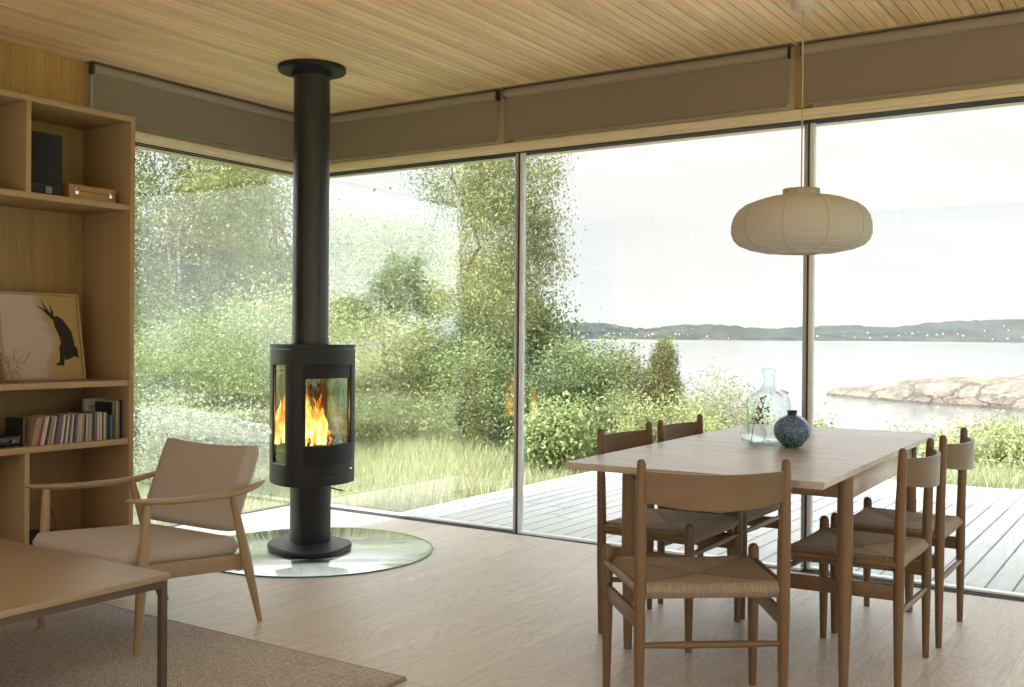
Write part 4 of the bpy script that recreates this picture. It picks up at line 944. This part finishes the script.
for i, (c, d, w, h0, h1, nc, kd, lab, xy) in enumerate(TR):
    p = at(c, d) if xy is None else Vector((*xy, 0)); lf = .042 if d < 16 else (.060 if d < 24 else .10); hang = kd == 'birch'
    per = 80 if d < 24 else 50; nc = int(nc * 1.9)
    LB = bigl(w, h0, h1, 9, 40 + i)
    if i == 0: LB += [(rt.x * q[0], rt.y * q[0], q[1], q[2], q[2], .32) for q in ((1.15, 5.2, .4), (1.2, 4.5, .4), (1.2, 3.9, .36), (1.15, 3.3, .3), (.95, 2.7, .28), (.85, 4.1, .3), (.8, 2.1, .22))]
    tree('birch_tree' if hang else 'leafy_tree', (p.x, p.y), LB, nc, per, .24 if d < 24 else .34, lf, G_[kd], M['birch'] if hang else M['bark'], (h1 * .92, .06 if hang else .11), lab, 'tree', 100 + i, shell=.35, strand=.75 if hang else 0, group='trees beyond the glass', droop=hang)
# shrubs: column, distance, half width, height, clumps, kind, label
SH = [
 (150, 12.0, 1.6, 1.7, 'mid', 'bushy shrub low at the left edge of the left window'), (215, 13.5, 1.9, 1.9, 'mid', 'wide green shrub in the middle of the left window'),
 (278, 13.0, 1.6, 1.8, 'birch', 'green shrub left of the stove door'), (185, 9.6, .9, .75, 'grey', 'small grey green shrub behind the armchair'),
 (345, 13.5, 1.5, 1.6, 'mid', 'green shrub just right of the stove'), (400, 12.8, 1.4, 1.5, 'birch', 'light shrub below the rounded tree'),
 (450, 13.2, 1.3, 1.6, 'dark', 'dark shrub under the tall birch'), (497, 12.2, .9, 1.3, 'mid', 'green shrub touching the left mullion'),
 (546, 12.4, .80, 1.05, 'dark', 'dark shrub right of the left mullion'), (556, 10.8, .36, .80, 'lime', 'bright lime shrub with large leaves'),
 (590, 13.0, .80, 1.22, 'mid', 'green shrub rising between the lime shrub and the juniper'), (612, 11.5, .60, .80, 'mid', 'light green shrub behind the nearest window side chair'),
 (631, 13.4, .42, 1.25, 'mid', 'slim green bush left of the juniper'), (648, 10.8, .42, .58, 'birch', 'light green bush in front of the juniper'),
 (690, 10.9, .55, .62, 'birch', 'light bush below right of the juniper'), (715, 12.3, .75, .88, 'grey', 'flowering grey green bush right of the juniper'),
 (748, 12.0, .55, .72, 'grey', 'grey green bush behind the aqua bottle'), (835, 10.6, .40, .32, 'lime', 'low lime bush right of the right mullion'),
 (975, 11.4, .90, .36, 'birch', 'low leafy bush behind the rearmost right chair'), (1040, 11.3, .9, .40, 'birch', 'low leafy bush at the right picture edge'), (902, 11.6, .45, .16, 'grey', 'thin low bush beyond the far table end'),
]
for i, (c, d, w, hh, kd, lab) in enumerate(SH):
    p = at(c, d); z0 = float(terr(p.x, p.y)); top = 1.18 - 0  # heights given above floor level
    H_ = hh - z0 if c > 520 else hh + .2
    rr = random.Random(i + 60); L = [(rr.uniform(-.5, .5) * w, rr.uniform(-.5, .5) * w, H_ * rr.uniform(.25, .72), w * rr.uniform(.35, .6), w * rr.uniform(.35, .6), H_ * rr.uniform(.24, .36)) for _ in range(7)] + [(0, 0, H_ * .35, w * .8, w * .8, H_ * .36)]
    vol = max(.25, w * w * H_); nc = int(min(800, 170 * vol + 90)); lf = {'lime': .050, 'grey': .030}.get(kd, .036) * (1.15 if d > 12.5 else 1)
    tree('shrub', (p.x, p.y), L, nc, 60, .10 if w < 1 else .15, lf, G_[kd], M['bark'], (0, .018), lab, 'shrub', 200 + i, shell=.4, group='shrubs around the meadow', nbr=8)
# juniper
p = at(664, 13.2); z0 = float(terr(p.x, p.y)); Hj = 1.14 - z0
L = [(0, 0, Hj * t, .53 * (1 - t) ** .85 + .02, .53 * (1 - t) ** .85 + .02, Hj * .12) for t in (.08, .2, .32, .45, .58, .7, .8, .88, .94)]
tree('juniper_tree', (p.x, p.y), L, 900, 80, .055, .032, G_['juniper'], M['bark'], (Hj * .9, .05), 'dense cone shaped juniper standing by the water between chairs and bottle', 'tree', 301, shell=.5, group=None, aspect=.4)
# meadow grass
rs = np.random.RandomState(9)
def grass(n, xr, yr, hgt, wid, cond, seed):
    rs = np.random.RandomState(seed); x = rs.uniform(*xr, n); y = rs.uniform(*yr, n); k = cond(x, y); x, y = x[k], y[k]; n = len(x); z = terr(x, y)
    a = rs.uniform(0, 2 * PI, n); h_ = hgt * rs.uniform(.5, 1.3, n) * (.8 + .4 * np.sin(x * 1.3) * np.sin(y * 1.1)); ln = rs.normal(size=(n, 2)) * h_[:, None] * .28
    dx, dy = np.cos(a) * wid, np.sin(a) * wid
    V = np.empty((n, 5, 3)); V[:, 0] = np.stack([x - dx, y - dy, z - .03], 1); V[:, 1] = np.stack([x + dx, y + dy, z - .03], 1)
    mx, my = x + ln[:, 0] * .35, y + ln[:, 1] * .35
    V[:, 2] = np.stack([mx + dx * .8, my + dy * .8, z + h_ * .55], 1); V[:, 3] = np.stack([mx - dx * .8, my - dy * .8, z + h_ * .55], 1); V[:, 4] = np.stack([x + ln[:, 0], y + ln[:, 1], z + h_], 1)
    return V
def land(x, y): return ~((x > .62) & (y < 4.05) & (x < 9.6)) & ~((x > -.3) & (y < .1)) & ~((x > 3.9) & (x < 9.6) & (y < 4.05 + (x - 3.9) * .43))
Vs = [grass(230000, (-5, 9.5), (-1.5, 8.5), .26, .0036, land, 1), grass(110000, (-14, 10), (-6, 15), .26, .006, land, 2)]
V = np.concatenate(Vs); n = len(V); me = bpy.data.meshes.new('meadow_grass'); me.vertices.add(n * 5); me.vertices.foreach_set('co', V.astype(np.float32).ravel())
base = np.arange(n) * 5; lp_ = np.stack([base, base + 1, base + 2, base + 3, base + 3, base + 2, base + 4], 1).astype(np.int32)
me.loops.add(n * 7); me.loops.foreach_set('vertex_index', lp_.ravel()); me.polygons.add(n * 2); ls = np.stack([np.arange(n) * 7, np.arange(n) * 7 + 4], 1).astype(np.int32); me.polygons.foreach_set('loop_start', ls.ravel()); me.update(calc_edges=True)
o = link('meadow_grass', me, G_['grass']); tag(o, 'long green and straw coloured grass growing all round the deck', 'grass', kind='stuff')
# ------------------------------------------------------------------ light
sun = bpy.data.lights.new('sun', 'SUN'); sun.energy = 5.0; sun.angle = R(1.2); sun.color = (1, .96, .9); so = bpy.data.objects.new('sun', sun); C.objects.link(so)
el = R(46); sd = Vector((.55 * math.cos(el), .83 * math.cos(el), -math.sin(el))); so.rotation_euler = sd.to_track_quat('-Z', 'Y').to_euler()
w = bpy.data.worlds.new('overcast sky'); bpy.context.scene.world = w; w.use_nodes = True; nt = w.node_tree; nt.nodes.clear(); N = NT(nt)
tc = nt.nodes.new('ShaderNodeTexCoord'); sp = N.n('SeparateXYZ', {0: tc.outputs['Generated']}); z = sp.outputs[2]
mp = N.n('Mapping', {'Vector': tc.outputs['Generated'], 'Scale': (1.6, 1.6, 9.)}); n1 = N.noise(mp.outputs[0], 1.6, 7, .6, .4)
cl = N.ramp(n1, [(.38, (.91, .915, .925)), (.52, (.96, .965, .97)), (.62, (1.0, 1.0, 1.0))])
sdv = N.n('VectorMath', {0: tc.outputs['Generated'], 1: (-.382, -.577, .72)}, operation='DOT_PRODUCT').outputs['Value']
hi = N.n('MapRange', {'Value': z, 'From Min': .22, 'From Max': .62, 'To Min': 0., 'To Max': .95}, interpolation_type='SMOOTHSTEP').outputs[0]
gl_ = N.n('MapRange', {'Value': sdv, 'From Min': .0, 'From Max': .9, 'To Min': 0., 'To Max': .8}, interpolation_type='SMOOTHSTEP').outputs[0]
st = N.math('ADD', .43, N.math('ADD', hi, gl_))
bg = N.n('Background', {'Color': cl, 'Strength': st}); out = nt.nodes.new('ShaderNodeOutputWorld'); nt.links.new(bg.outputs[0], out.inputs[0])
# portals at the windows and the added openings guide the daylight sampling
def portal(loc, rot, sx, sy):
    l = bpy.data.lights.new('window_portal', 'AREA'); l.shape = 'RECTANGLE'; l.size = sx; l.size_y = sy; l.cycles.is_portal = True; o = bpy.data.objects.new('window_portal', l); C.objects.link(o); o.location = loc; o.rotation_euler = rot
portal((4.3, -.14, 1.15), (R(-90), 0, 0), 8.6, 2.3); portal((.02, -.93, 1.15), (0, R(-90), 0), 2.3, 1.86)
portal((4.5, -7.85, CH + .02), (0, 0, 0), 7.0, 1.9); portal((8.6, -4.5, 1.3), (0, R(90), 0), 2.3, 7.8)
sc = bpy.context.scene; sc.view_settings.view_transform = 'Standard'; sc.view_settings.look = 'None'; sc.view_settings.gamma = 1; sc.view_settings.exposure = 1.55; sc.view_settings.use_curve_mapping = False
cy = sc.cycles; cy.use_denoising = True; cy.max_bounces = 10; cy.diffuse_bounces = 5; cy.glossy_bounces = 4; cy.transparent_max_bounces = 40; cy.transmission_bounces = 6; cy.caustics_reflective = False; cy.sample_clamp_indirect = 6
